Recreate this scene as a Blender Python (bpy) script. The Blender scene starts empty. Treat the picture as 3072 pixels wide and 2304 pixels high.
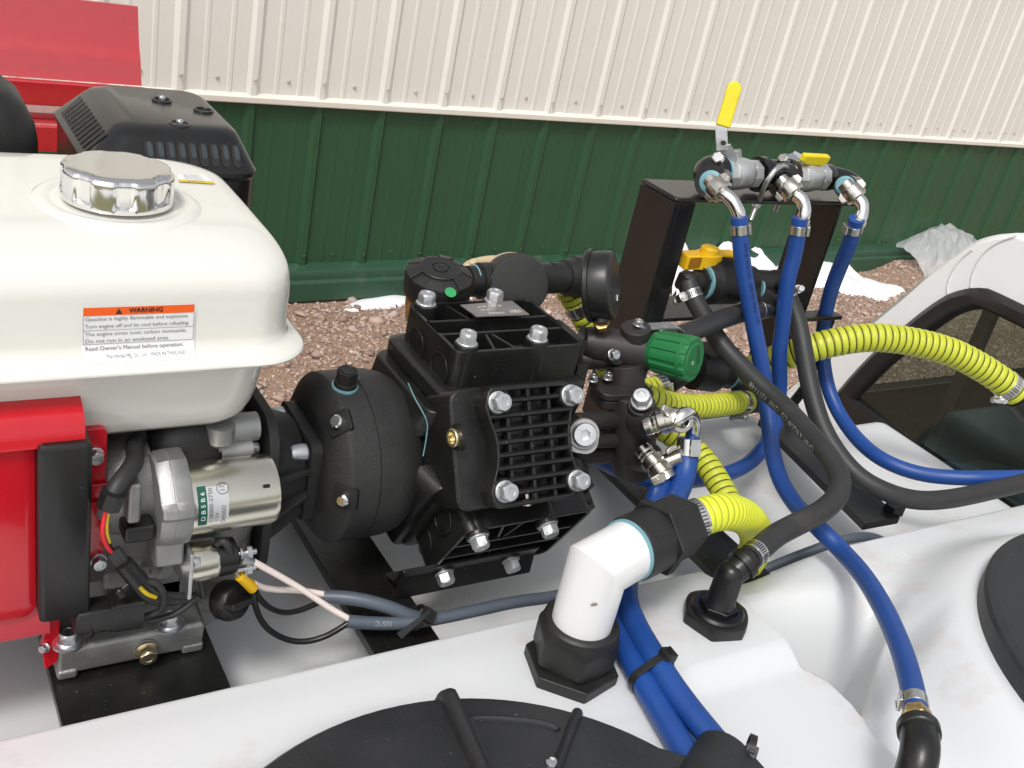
import bpy, bmesh, math, random
import numpy as np
from mathutils import Vector, Matrix, Euler
random.seed(7); np.random.seed(7)
SC = bpy.context.scene
COL = SC.collection
PI = math.pi
# ------------------------------------------------------------------ camera
PITCH, ROLL, YAW = math.radians(26.103), math.radians(12.591), math.radians(35.794)
FPX = 3108.9 / 3072.0           # focal length / image width
CAMO = np.array([0.0, 0.0, 2.0])
cp, sp = math.cos(PITCH), math.sin(PITCH); cy_, sy_ = math.cos(YAW), math.sin(YAW)
CF = np.array([sy_*cp, cy_*cp, -sp]); CR = np.array([cy_, -sy_, 0.0]); CU = np.cross(CR, CF)
CR, CU = math.cos(ROLL)*CR + math.sin(ROLL)*CU, -math.sin(ROLL)*CR + math.cos(ROLL)*CU
cam = bpy.data.cameras.new('camera'); camo = bpy.data.objects.new('camera', cam); COL.objects.link(camo)
cam.sensor_width = 36.0; cam.lens = 36.0*FPX; cam.clip_start = 0.05; cam.clip_end = 400.0
camo.matrix_world = Matrix(((CR[0], CU[0], -CF[0], 0), (CR[1], CU[1], -CF[1], 0), (CR[2], CU[2], -CF[2], 2.0), (0, 0, 0, 1)))
SC.camera = camo
# ------------------------------------------------------------------ light: soft overcast daylight
w = bpy.data.worlds.new("World"); SC.world = w; w.use_nodes = True
wn = w.node_tree.nodes; wl = w.node_tree.links
bg = wn['Background']
SUN_EL, SUN_AZ = math.radians(56), math.radians(229)    # azimuth: clockwise from +Y, where the sun stands
sky = wn.new('ShaderNodeTexSky'); sky.sky_type = 'NISHITA'; sky.sun_disc = False
sky.sun_elevation = SUN_EL; sky.sun_rotation = SUN_AZ
sky.air_density = 1.0; sky.dust_density = 3.0; sky.ozone_density = 1.0
hs = wn.new('ShaderNodeHueSaturation'); hs.inputs['Saturation'].default_value = 0.16
wl.new(sky.outputs[0], hs.inputs['Color']); wl.new(hs.outputs[0], bg.inputs['Color'])
bg.inputs['Strength'].default_value = 0.14
sl = bpy.data.lights.new('sun', 'SUN'); sl.energy = 1.45; sl.angle = math.radians(12); sl.color = (1.0, 0.97, 0.92)
so = bpy.data.objects.new('sun', sl); COL.objects.link(so)
sd = Vector((math.sin(SUN_AZ)*math.cos(SUN_EL), math.cos(SUN_AZ)*math.cos(SUN_EL), math.sin(SUN_EL)))
so.rotation_euler = sd.to_track_quat('Z', 'Y').to_euler(); so.location = (-3, -3, 8)
SC.view_settings.view_transform = 'Standard'; SC.view_settings.look = 'None'
SC.view_settings.gamma = 1.0; SC.view_settings.exposure = 0.27; SC.view_settings.use_curve_mapping = False
# ------------------------------------------------------------------ helpers
def ray(u, v):
    """direction through a point of the photograph measured on a 2212 x 1659 grid"""
    k = 3072.0/2212.0
    return CF + CR*(u*k-1536)/3108.9 - CU*(v*k-1152)/3108.9
def A(u, v, y=None, z=None, x=None, t=None):
    r = ray(u, v)
    if y is not None: s = y/r[1]
    elif z is not None: s = (z-2.0)/r[2]
    elif x is not None: s = x/r[0]
    else: s = t
    return Vector(CAMO + r*s)
V = Vector
def srgb(r, g, b):
    f = lambda c: (c/255/12.92) if c/255 <= .04045 else ((c/255+.055)/1.055)**2.4
    return (f(r), f(g), f(b), 1.0)
class MB:
    """collects shapes in one mesh"""
    def __init__(s): s.v = []; s.f = []; s.mi = []; s.M = Matrix.Identity(4); s.cur = 0
    def add(s, vs, fs):
        o = len(s.v); s.v += [tuple(s.M @ V(p)) for p in vs]
        s.f += [tuple(i+o for i in f) for f in fs]; s.mi += [s.cur]*len(fs)
    def box(s, x0, x1, y0, y1, z0, z1):
        s.add([(x0,y0,z0),(x1,y0,z0),(x1,y1,z0),(x0,y1,z0),(x0,y0,z1),(x1,y0,z1),(x1,y1,z1),(x0,y1,z1)],
              [(3,2,1,0),(4,5,6,7),(0,1,5,4),(1,2,6,5),(2,3,7,6),(3,0,4,7)])
    def loft(s, rings, cap0=True, cap1=True, closed=False):
        n = len(rings[0]); vs = [p for r in rings for p in r]; fs = []
        m = len(rings)
        for i in range(m if closed else m-1):
            a = i*n; b = ((i+1) % m)*n
            for j in range(n): fs.append((a+j, a+(j+1) % n, b+(j+1) % n, b+j))
        if not closed:
            if cap0: fs.append(tuple(range(n-1, -1, -1)))
            if cap1: fs.append(tuple(range((m-1)*n, m*n)))
        s.add(vs, fs)
    def lathe(s, p, d, prof, n=28, cap0=True, cap1=True, ref=None):
        p = V(p); d = V(d).normalized()
        a = V(ref) if ref is not None else (V((0,0,1)) if abs(d.z) < .9 else V((1,0,0)))
        e1 = (a - d*a.dot(d)).normalized(); e2 = d.cross(e1)
        s.loft([[p + d*h + (e1*math.cos(2*PI*k/n) + e2*math.sin(2*PI*k/n))*r for k in range(n)] for h, r in prof], cap0, cap1)
    def cyl(s, a, b, r, r2=None, n=24):
        a = V(a); b = V(b); s.lathe(a, b-a, [(0, r), ((b-a).length, r if r2 is None else r2)], n)
    def ring(s, p, d, ro, ri, h, n=32, ref=None):
        p = V(p); d = V(d).normalized()
        a = V(ref) if ref is not None else (V((0,0,1)) if abs(d.z) < .9 else V((1,0,0)))
        e1 = (a - d*a.dot(d)).normalized(); e2 = d.cross(e1)
        R = []
        for hh, r in ((0, ri), (0, ro), (h, ro), (h, ri)):
            R.append([p + d*hh + (e1*math.cos(2*PI*k/n) + e2*math.sin(2*PI*k/n))*r for k in range(n)])
        s.loft(R, closed=True)
    def prism(s, poly, o, ex, ey, ez, h0, h1):
        o, ex, ey, ez = V(o), V(ex), V(ey), V(ez)
        s.loft([[o + ex*a + ey*b + ez*h for a, b in poly] for h in (h0, h1)])
    def sphere(s, c, r, n=16, m=10, sz=(1,1,1)):
        c = V(c)
        s.loft([[c + V((sz[0]*r*math.sin(t)*math.cos(2*PI*k/n), sz[1]*r*math.sin(t)*math.sin(2*PI*k/n), sz[2]*r*math.cos(t))) for k in range(n)]
                for t in [PI - PI*(i+.02)/(m+.04) for i in range(m+1)]])
    def tube(s, pts, r, n=16, cap=True, prof=None, ri=None):
        pts = [V(p) for p in pts]; T = []
        for i in range(len(pts)):
            T.append((pts[min(i+1, len(pts)-1)] - pts[max(i-1, 0)]).normalized())
        a = V((0,0,1)) if abs(T[0].z) < .9 else V((1,0,0))
        e1 = (a - T[0]*a.dot(T[0])).normalized(); R = []
        for i, p in enumerate(pts):
            if i:
                q = T[i-1].rotation_difference(T[i]); e1 = q @ e1
                e1 = (e1 - T[i]*e1.dot(T[i])).normalized()
            e2 = T[i].cross(e1); rr = r[i] if hasattr(r, '__len__') else r
            R.append([p + (e1*math.cos(2*PI*k/n) + e2*math.sin(2*PI*k/n))*rr*(prof[k] if prof else 1) for k in range(n)])
        s.loft(R, cap, cap)
    def build(s, name, m, parent=None, bevel=0, smooth=38, seg=2, world=None):
        me = bpy.data.meshes.new(name)
        off = parent_loc(parent)
        me.from_pydata([(a-off.x, b-off.y, c-off.z) for a, b, c in s.v], [], s.f)
        ms = m if isinstance(m, (list, tuple)) else [m]
        for q in ms: me.materials.append(q)
        if len(ms) > 1: me.polygons.foreach_set('material_index', s.mi)
        me.update()
        bm = bmesh.new(); bm.from_mesh(me); bmesh.ops.recalc_face_normals(bm, faces=bm.faces); bm.to_mesh(me); bm.free()
        if smooth:
            me.shade_smooth(); me.set_sharp_from_angle(angle=math.radians(smooth))
        o = bpy.data.objects.new(name, me); COL.objects.link(o)
        if parent is not None: o.parent = parent
        if bevel:
            b = o.modifiers.new('bevel', 'BEVEL'); b.width = bevel; b.segments = seg; b.limit_method = 'ANGLE'
            b.angle_limit = math.radians(35); b.harden_normals = True; b.use_clamp_overlap = True
        return o
def parent_loc(p):
    off = V((0,0,0))
    while p is not None: off = off + p.location; p = p.parent
    return off
def tag(o, label=None, cat=None, group=None, kind=None):
    if label: o['label'] = label
    if cat: o['category'] = cat
    if group: o['group'] = group
    if kind: o['kind'] = kind
    return o
def thing(name, label, cat, loc=(0,0,0), group=None):
    o = bpy.data.objects.new(name, None); COL.objects.link(o); o.location = loc; o.empty_display_size = .03
    return tag(o, label, cat, group)
def inst(src, name, parent, M):
    """another object sharing the mesh of src, placed by matrix M (world), child of parent"""
    o = bpy.data.objects.new(name, src.data if hasattr(src, 'data') else src); COL.objects.link(o)
    o.parent = parent; off = parent_loc(parent)
    o.matrix_local = Matrix.Translation(-off) @ M
    return o
def frame(p, d, ref=(0,0,1)):
    """matrix with local z along d at p"""
    d = V(d).normalized(); a = V(ref)
    if abs(a.dot(d)) > .95: a = V((1,0,0))
    e1 = (a - d*a.dot(d)).normalized(); e2 = d.cross(e1)
    return Matrix(((e1.x, e2.x, d.x, p[0]), (e1.y, e2.y, d.y, p[1]), (e1.z, e2.z, d.z, p[2]), (0,0,0,1)))
def smoothline(pts, step=.006):
    """Catmull-Rom through pts, resampled evenly"""
    P = [V(p) for p in pts]; P = [P[0]*2-P[1]] + P + [P[-1]*2-P[-2]]; out = []
    for i in range(1, len(P)-2):
        a, b, c, d = P[i-1], P[i], P[i+1], P[i+2]
        n = 24
        for k in range(n):
            t = k/n
            out.append(.5*((2*b) + (c-a)*t + (2*a-5*b+4*c-d)*t*t + (3*b-a-3*c+d)*t**3))
    out.append(P[-2])
    L = [0]
    for i in range(1, len(out)): L.append(L[-1] + (out[i]-out[i-1]).length)
    n = max(2, int(L[-1]/step)); res = []; j = 0
    for k in range(n+1):
        s = L[-1]*k/n
        while j < len(L)-2 and L[j+1] < s: j += 1
        f = (s-L[j])/max(1e-9, L[j+1]-L[j]); res.append(out[j].lerp(out[j+1], min(1, f)))
    return res
def relax(P, k=3):
    for _ in range(k): P = [P[0]] + [(P[i-1]+2*P[i]+P[i+1])/4 for i in range(1, len(P)-1)] + [P[-1]]
    return P
def rrect(x0, x1, y0, y1, r, n=5):
    out = []
    for cx, cy, a0 in ((x1-r, y1-r, 0), (x0+r, y1-r, 90), (x0+r, y0+r, 180), (x1-r, y0+r, 270)):
        for k in range(n+1):
            a = math.radians(a0 + 90*k/n); out.append((cx+r*math.cos(a), cy+r*math.sin(a)))
    return out
def text_mesh(body, size, align='CENTER'):
    c = bpy.data.curves.new('lettering', 'FONT'); c.body = body; c.size = size; c.align_x = align; c.align_y = 'CENTER'
    c.resolution_u = 3
    o = bpy.data.objects.new('lettering_tmp', c); COL.objects.link(o)
    me = bpy.data.meshes.new_from_object(o.evaluated_get(bpy.context.evaluated_depsgraph_get()))
    bpy.data.objects.remove(o); bpy.data.curves.remove(c)
    vs = [tuple(v.co) for v in me.vertices]; fs = [tuple(p.vertices) for p in me.polygons]
    bpy.data.meshes.remove(me)
    return vs, fs
def letters(parent, m, lines, fn, name='lettering', bold=0):
    """lines: (text, x, y, size, align, sx); fn maps flat (x, y) to a point in space"""
    mb = MB()
    for body, x, y, size, al, sx in lines:
        vs, fs = text_mesh(body, size, al)
        mb.add([fn(x + a*sx, y + b) for a, b, c in vs], fs)
        if bold:
            for dx, dy in ((bold, 0), (0, bold)): mb.add([fn(x + a*sx + dx, y + b + dy) for a, b, c in vs], fs)
    return mb.build(name, m, parent, smooth=0)
# ------------------------------------------------------------------ materials
def mat(name, col, rough=.5, metal=0.0, var=.12, scale=25., bump=0.0, bscale=None, coat=0.0, spec=.5, rvar=.1,
        dirt=None, dirt_amt=.0, dirt_scale=8., sss=0.0, speck=None, speck_amt=0.0, speck_scale=400.):
    m = bpy.data.materials.new(name); m.use_nodes = True; nt = m.node_tree; N = nt.nodes; L = nt.links
    b = N['Principled BSDF']; c = col if len(col) == 4 else (*col, 1.0)
    tc = N.new('ShaderNodeTexCoord')
    def noise(sc, det=4.0, ro=.55):
        n = N.new('ShaderNodeTexNoise'); n.inputs['Scale'].default_value = sc; n.inputs['Detail'].default_value = det
        n.inputs['Roughness'].default_value = ro; L.new(tc.outputs['Object'], n.inputs['Vector']); return n
    def mix(fac, a, bb):
        x = N.new('ShaderNodeMix'); x.data_type = 'RGBA'
        if hasattr(fac, 'links'): L.new(fac, x.inputs[0])
        else: x.inputs[0].default_value = fac
        for s, i in ((a, 6), (bb, 7)):
            if hasattr(s, 'links'): L.new(s, x.inputs[i])
            else: x.inputs[i].default_value = s
        return x.outputs[2]
    def ramp(src, a, bb):
        r = N.new('ShaderNodeMapRange'); r.inputs[1].default_value = a; r.inputs[2].default_value = bb; L.new(src, r.inputs[0]); return r.outputs[0]
    n1 = noise(scale)
    lo = tuple(x*(1-var) for x in c[:3])+(1,); hi = tuple(min(1, x*(1+var)) for x in c[:3])+(1,)
    out = mix(ramp(n1.outputs[0], .3, .7), lo, hi)
    if dirt is not None:
        n2 = noise(dirt_scale, 6., .65)
        f = ramp(n2.outputs[0], .62-.12*dirt_amt, .80)
        mm = N.new('ShaderNodeMath'); mm.operation = 'MULTIPLY'; mm.inputs[1].default_value = min(1, dirt_amt); L.new(f, mm.inputs[0])
        out = mix(mm.outputs[0], out, dirt)
    if speck is not None:
        n3 = noise(speck_scale, 2.); f = ramp(n3.outputs[0], .70, .78)
        mm = N.new('ShaderNodeMath'); mm.operation = 'MULTIPLY'; mm.inputs[1].default_value = speck_amt; L.new(f, mm.inputs[0])
        out = mix(mm.outputs[0], out, speck)
    L.new(out, b.inputs['Base Color'])
    r = N.new('ShaderNodeMapRange'); r.inputs[3].default_value = max(.02, rough-rvar*rough*2); r.inputs[4].default_value = min(1, rough+rvar*rough*2)
    L.new(n1.outputs[0], r.inputs[0]); L.new(r.outputs[0], b.inputs['Roughness'])
    b.inputs['Metallic'].default_value = metal; b.inputs['Specular IOR Level'].default_value = spec
    if coat: b.inputs['Coat Weight'].default_value = coat; b.inputs['Coat Roughness'].default_value = .06
    if sss: b.inputs['Subsurface Weight'].default_value = sss; b.inputs['Subsurface Radius'].default_value = (.02, .018, .015); b.inputs['Subsurface Scale'].default_value = 1.0
    if bump:
        nb = noise(bscale or scale*8, 3.); bp = N.new('ShaderNodeBump'); bp.inputs['Strength'].default_value = bump; bp.inputs['Distance'].default_value = .002
        L.new(nb.outputs[0], bp.inputs['Height']); L.new(bp.outputs[0], b.inputs['Normal'])
    return m
dust = (.22, .19, .16, 1)
M = {}
M['cream'] = mat('cream_steel_paint', srgb(234,232,224), .38, var=.03, scale=1.5, rvar=.15)
M['trim'] = mat('cream_trim_paint', srgb(230,225,213), .4, var=.04, scale=3, dirt=srgb(200,165,130), dirt_amt=.35, dirt_scale=5)
M['green'] = mat('green_steel_paint', srgb(46,84,57), .34, var=.06, scale=1.5, rvar=.2)
M['green_trim'] = mat('green_trim_paint', srgb(44,78,58), .4, var=.08, scale=3, dirt=srgb(120,118,100), dirt_amt=.5, dirt_scale=14)
M['screw_w'] = mat('pale_screw', srgb(205,200,190), .35, .15)
M['screw_g'] = mat('green_screw', srgb(90,110,95), .35, .5)
M['poly'] = mat('white_polyethylene', (.69,.70,.712), .40, var=.015, scale=6, sss=.25, dirt=srgb(176,146,116), dirt_amt=.46, dirt_scale=10, rvar=.2, bump=.03, bscale=300)
M['fuel'] = mat('cream_white_paint', (.76,.75,.69), .12, var=.01, coat=.5)
M['red'] = mat('red_paint', srgb(196,14,32), .22, var=.03, coat=.5)
M['plowred'] = mat('plow_red_paint', srgb(186,20,32), .22, var=.04, coat=1.0, spec=1.0)
M['blk'] = mat('black_plastic', (.010,.0097,.0094), .34, var=.25, scale=40, bump=.05, bscale=700, speck=dust, speck_amt=.35)
M['blkm'] = mat('black_matt_plastic', (.014,.0135,.013), .48, var=.25, scale=40, bump=.12, bscale=600, speck=dust, speck_amt=.3)
M['lid'] = mat('black_grained_plastic', (.02,.0205,.022), .5, var=.2, scale=20, bump=.25, bscale=520, speck=(.3,.29,.28,1), speck_amt=.3, speck_scale=260, dirt=dust, dirt_amt=.15)
M['cast'] = mat('black_cast_iron', (.021,.0205,.020), .55, var=.25, scale=18, bump=.3, bscale=450, dirt=dust, dirt_amt=.18, dirt_scale=12)
M['pump'] = mat('black_pump_paint', (.0115,.0112,.0108), .33, var=.3, scale=30, bump=.1, bscale=500, speck=(.35,.33,.3,1), speck_amt=.4, speck_scale=320)
M['blkpaint'] = mat('black_gloss_paint', (.010,.010,.010), .2, var=.3, scale=14, bump=.05, bscale=200, speck=dust, speck_amt=.25)
M['frame'] = mat('black_powder_coat', (.010,.0098,.0095), .32, var=.3, scale=30, bump=.1, bscale=260, speck=(.3,.28,.25,1), speck_amt=.4, speck_scale=200)
M['reg'] = mat('brown_black_plastic', (.024,.021,.0195), .48, var=.2, scale=30, bump=.12, bscale=500, speck=dust, speck_amt=.3)
M['rubber'] = mat('black_rubber', (.026,.026,.0265), .52, var=.15, scale=30, bump=.08, bscale=500, dirt=dust, dirt_amt=.2)
M['cable'] = mat('grey_cable_jacket', srgb(82,90,100), .42, var=.06)
M['bluehose'] = mat('blue_hose', srgb(28,70,142), .42, var=.1, scale=20, bump=.1, bscale=900, dirt=srgb(90,100,120), dirt_amt=.22, dirt_scale=14)
M['yelhose'] = mat('yellow_hose', srgb(194,200,58), .4, var=.06)
M['yelhose2'] = mat('bright_yellow_hose', srgb(220,226,58), .36, var=.05)
M['yelgroove'] = mat('dark_groove_shade', srgb(66,62,22), .5)  # deep groove shading put into a dark olive colour
M['yelgroove2'] = mat('olive_groove_shade', srgb(176,180,36), .5)  # groove shading of the bright hose put into olive
M['zinc'] = mat('zinc_plated_steel', (.62,.63,.64), .38, 1.0, var=.15, scale=120, bump=.1, bscale=600)
M['bolt'] = mat('dull_zinc_bolt', (.60,.61,.62), .48, .85, var=.15, scale=150, bump=.1, bscale=700)
M['zincal'] = mat('bright_cast_zinc', (.70,.70,.69), .42, .85, var=.1, scale=60, bump=.15, bscale=500)
M['chrome'] = mat('chrome', (.84,.83,.82), .13, 1.0, var=.02)
M['nickel'] = mat('nickel_plate', (.60,.56,.50), .24, 1.0, var=.06, scale=80)
M['stainless'] = mat('stainless_steel', (.70,.69,.67), .26, 1.0, var=.1, scale=90)
M['dark'] = mat('dark_recess', (.008,.008,.008), .6)
M['alu'] = mat('cast_aluminium', (.34,.34,.33), .52, .8, var=.2, scale=30, bump=.25, bscale=420, dirt=(.10,.09,.08,1), dirt_amt=.35, dirt_scale=16)
M['alu2'] = mat('machined_aluminium', (.40,.40,.395), .52, .85, var=.12, scale=50, bump=.1, bscale=500)
M['starter'] = mat('yellow_zinc_plate', (.80,.77,.66), .24, 1.0, var=.06, scale=18)
M['brass'] = mat('brass', (.72,.52,.22), .25, 1.0, var=.1, scale=60)
M['gold'] = mat('gold_zinc', (.72,.62,.40), .3, 1.0, var=.12, scale=60)
M['teal'] = mat('teal_thread_sealant', srgb(118,164,174), .5, var=.12)
M['yellow'] = mat('yellow_vinyl', srgb(228,206,20), .38, var=.06, dirt=srgb(130,105,30), dirt_amt=.3, dirt_scale=60)
M['yelpl'] = mat('yellow_plastic', srgb(226,178,18), .4, var=.05)
M['knob'] = mat('green_plastic', srgb(34,112,62), .4, var=.08, speck=srgb(140,190,150), speck_amt=.3)
M['dot'] = mat('green_sticker', srgb(52,150,88), .45, var=.04)
M['pvc'] = mat('white_pvc', (.86,.86,.85), .3, var=.01, dirt=srgb(150,135,120), dirt_amt=.1, dirt_scale=22)
M['amber'] = mat('amber_plastic', srgb(150,104,48), .32, var=.12, scale=40)
M['tan'] = mat('tan_plastic', srgb(200,180,145), .45, var=.08)
M['plate'] = mat('name_plate', (.34,.31,.29), .4, .7, var=.1, scale=60)
M['white'] = mat('white_print', (.82,.82,.82), .4, var=.02)
M['whitewire'] = mat('pale_wire', srgb(236,222,214), .45, var=.03)
M['blackink'] = mat('black_ink', (.03,.03,.035), .5)
M['greyink'] = mat('grey_ink', (.16,.16,.17), .5)
M['orange'] = mat('orange_print', srgb(240,96,24), .4, var=.02)
M['redwire'] = mat('red_wire', srgb(225,40,50), .4)
M['yelwire'] = mat('yellow_wire', srgb(220,190,30), .4)
M['navy'] = mat('hose_print', srgb(14,34,80), .5)
M['printgrey'] = mat('pale_hose_print', (.30,.32,.34), .6)
M['truckwhite'] = mat('white_car_paint', (.87,.875,.88), .18, var=.01, coat=.6)
M['gasket'] = mat('window_gasket_rubber', (.018,.016,.015), .45, var=.15)
M['interior'] = mat('cab_interior', (.03,.035,.035), .7)
M['seat'] = mat('blue_seat_cloth', srgb(60,84,110), .85, var=.15)
M['snow'] = mat('snow', (.86,.87,.89), .6, var=.02, sss=.2, bump=.4, bscale=120)
M['copper'] = mat('copper_strands', (.75,.40,.25), .35, 1.0)
# ================================================================== SETTING
WROT = math.radians(2.5)
def wall(x, y, z):                       # building frame: x along the wall, y out behind it
    return V((x*math.cos(WROT) - y*math.sin(WROT), x*math.sin(WROT) + y*math.cos(WROT), z))
WM = Matrix.Rotation(WROT, 4, 'Z')
YW, X0, S = 4.178, 1.617, .3048
GZ = .010
# ---- ground
def ground_mat():
    m = bpy.data.materials.new('gravel_ground'); m.use_nodes = True; nt = m.node_tree; N = nt.nodes; L = nt.links; b = N['Principled BSDF']
    tc = N.new('ShaderNodeTexCoord')
    v = N.new('ShaderNodeTexVoronoi'); v.inputs['Scale'].default_value = 70; L.new(tc.outputs['Object'], v.inputs['Vector'])
    n = N.new('ShaderNodeTexNoise'); n.inputs['Scale'].default_value = 1.6; n.inputs['Detail'].default_value = 8; L.new(tc.outputs['Object'], n.inputs['Vector'])
    cr = N.new('ShaderNodeValToRGB'); e = cr.color_ramp.elements
    e[0].position = .1; e[0].color = srgb(134,112,98); e[1].position = .9; e[1].color = srgb(172,140,118)
    sep = N.new('ShaderNodeSeparateColor'); L.new(v.outputs['Color'], sep.inputs[0]); L.new(sep.outputs[0], cr.inputs[0])
    mx = N.new('ShaderNodeMix'); mx.data_type = 'RGBA'; L.new(n.outputs[0], mx.inputs[0]); L.new(cr.outputs[0], mx.inputs[6]); mx.inputs[7].default_value = srgb(152,126,106)
    L.new(mx.outputs[2], b.inputs['Base Color']); b.inputs['Roughness'].default_value = .9
    bp = N.new('ShaderNodeBump'); bp.inputs['Strength'].default_value = .8; bp.inputs['Distance'].default_value = .01
    L.new(v.outputs['Distance'], bp.inputs['Height']); L.new(bp.outputs[0], b.inputs['Normal'])
    return m
g = MB()
nx = 60
for (x0, x1, y0, y1, k) in ((-200, 200, -200, 60, 8),):
    xs = np.linspace(x0, x1, k); ys = np.linspace(y0, y1, k)
    g.add([(x, y, GZ) for y in ys for x in xs], [(j*k+i, j*k+i+1, (j+1)*k+i+1, (j+1)*k+i) for j in range(k-1) for i in range(k-1)])
tag(g.build('ground', ground_mat(), smooth=0), kind='structure')
# grass field behind the truck
g = MB(); k = 12
def gm():
    return mat('dry_grass', srgb(108,104,62), .95, var=.45, scale=2.5, bump=.6, bscale=40)
g.add([(-150, -150, GZ+.004), (150, -150, GZ+.004), (150, -4.5, GZ+.004), (-1.5, -4.5, GZ+.004), (-6, 2.0, GZ+.004), (-6, 40, GZ+.004), (-150, 40, GZ+.004)], [(0, 1, 2, 3, 4, 5, 6)])
tag(g.build('grass_field', gm(), smooth=0), kind='structure')
# ---- gravel stones
XBK = A(1850, 590, z=GZ); XBK = XBK.x*math.cos(WROT) + XBK.y*math.sin(WROT)
def bank_h(x, y):
    wx = x*math.cos(WROT) + y*math.sin(WROT); wy = -x*math.sin(WROT) + y*math.cos(WROT)
    k = np.clip((wx-XBK)/.45, 0, 1)*np.clip((wy-(YW-.85))/.75, 0, 1); return .075*k*k*(3-2*k)*(1+.10*np.sin(wx*7)+.08*np.sin(wx*17+1))
def stones():
    m = bpy.data.materials.new('gravel_stones'); m.use_nodes = True; nt = m.node_tree; N = nt.nodes; L = nt.links; b = N['Principled BSDF']
    ge = N.new('ShaderNodeNewGeometry'); cr = N.new('ShaderNodeValToRGB')
    cols = [(0., srgb(140,116,103)), (.25, srgb(172,147,133)), (.5, srgb(192,167,152)), (.7, srgb(160,144,136)), (.85, srgb(208,188,175)), (1., srgb(146,124,115))]
    cr.color_ramp.elements[0].color = cols[0][1]; cr.color_ramp.elements[1].color = cols[-1][1]
    for p, c in cols[1:-1]: e = cr.color_ramp.elements.new(p); e.color = c
    L.new(ge.outputs['Random Per Island'], cr.inputs[0]); L.new(cr.outputs[0], b.inputs['Base Color']); b.inputs['Roughness'].default_value = .85
    bm = bmesh.new(); bmesh.ops.create_icosphere(bm, subdivisions=1, radius=1.0)
    base = np.array([v.co[:] for v in bm.verts]); bf = np.array([[v.index for v in f.verts] for f in bm.faces]); bm.free()
    rng = np.random.default_rng(3)
    n = 56000
    # visible strips of gravel between the truck and the wall
    px_ = rng.uniform(.4, 7.2, n*3); py_ = rng.uniform(1.6, 4.6, n*3)
    wy = -px_*math.sin(WROT) + py_*math.cos(WROT)
    ok = (wy < YW-.08)
    t = py_/np.maximum(px_, .01)
    px_, py_ = px_[ok][:n], py_[ok][:n]; n = len(px_)
    sz = .0042 + .0085*rng.random(n)**2.2 + .020*(rng.random(n) > .972)*rng.random(n)
    sc = sz[:, None]*np.stack([rng.uniform(.7, 1.5, n), rng.uniform(.7, 1.3, n), rng.uniform(.4, .85, n)], 1)
    a = rng.uniform(0, 2*PI, n); tl = rng.normal(0, .35, n)
    B = base[None]*(1 + .28*rng.standard_normal((n, len(base), 1)))*sc[:, None, :]
    y = B[:, :, 1]*np.cos(tl)[:, None] - B[:, :, 2]*np.sin(tl)[:, None]; z = B[:, :, 1]*np.sin(tl)[:, None] + B[:, :, 2]*np.cos(tl)[:, None]; x = B[:, :, 0]
    X = x*np.cos(a)[:, None] - y*np.sin(a)[:, None] + px_[:, None]; Y = x*np.sin(a)[:, None] + y*np.cos(a)[:, None] + py_[:, None]
    Z = z + GZ + sz[:, None]*.25 + bank_h(px_, py_)[:, None]
    co = np.stack([X, Y, Z], 2).reshape(-1, 3)
    F = (bf[None] + (np.arange(n)*len(base))[:, None, None]).reshape(-1, 3)
    me = bpy.data.meshes.new('gravel_stones'); me.vertices.add(len(co)); me.vertices.foreach_set('co', co.ravel().astype(np.float32))
    me.loops.add(F.size); me.loops.foreach_set('vertex_index', F.ravel().astype(np.int32))
    me.polygons.add(len(F)); me.polygons.foreach_set('loop_start', np.arange(0, F.size, 3, dtype=np.int32))
    me.update(calc_edges=True); me.validate(); me.materials.append(m)
    o = bpy.data.objects.new('gravel_stones', me); COL.objects.link(o); tag(o, kind='stuff')
stones()
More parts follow.
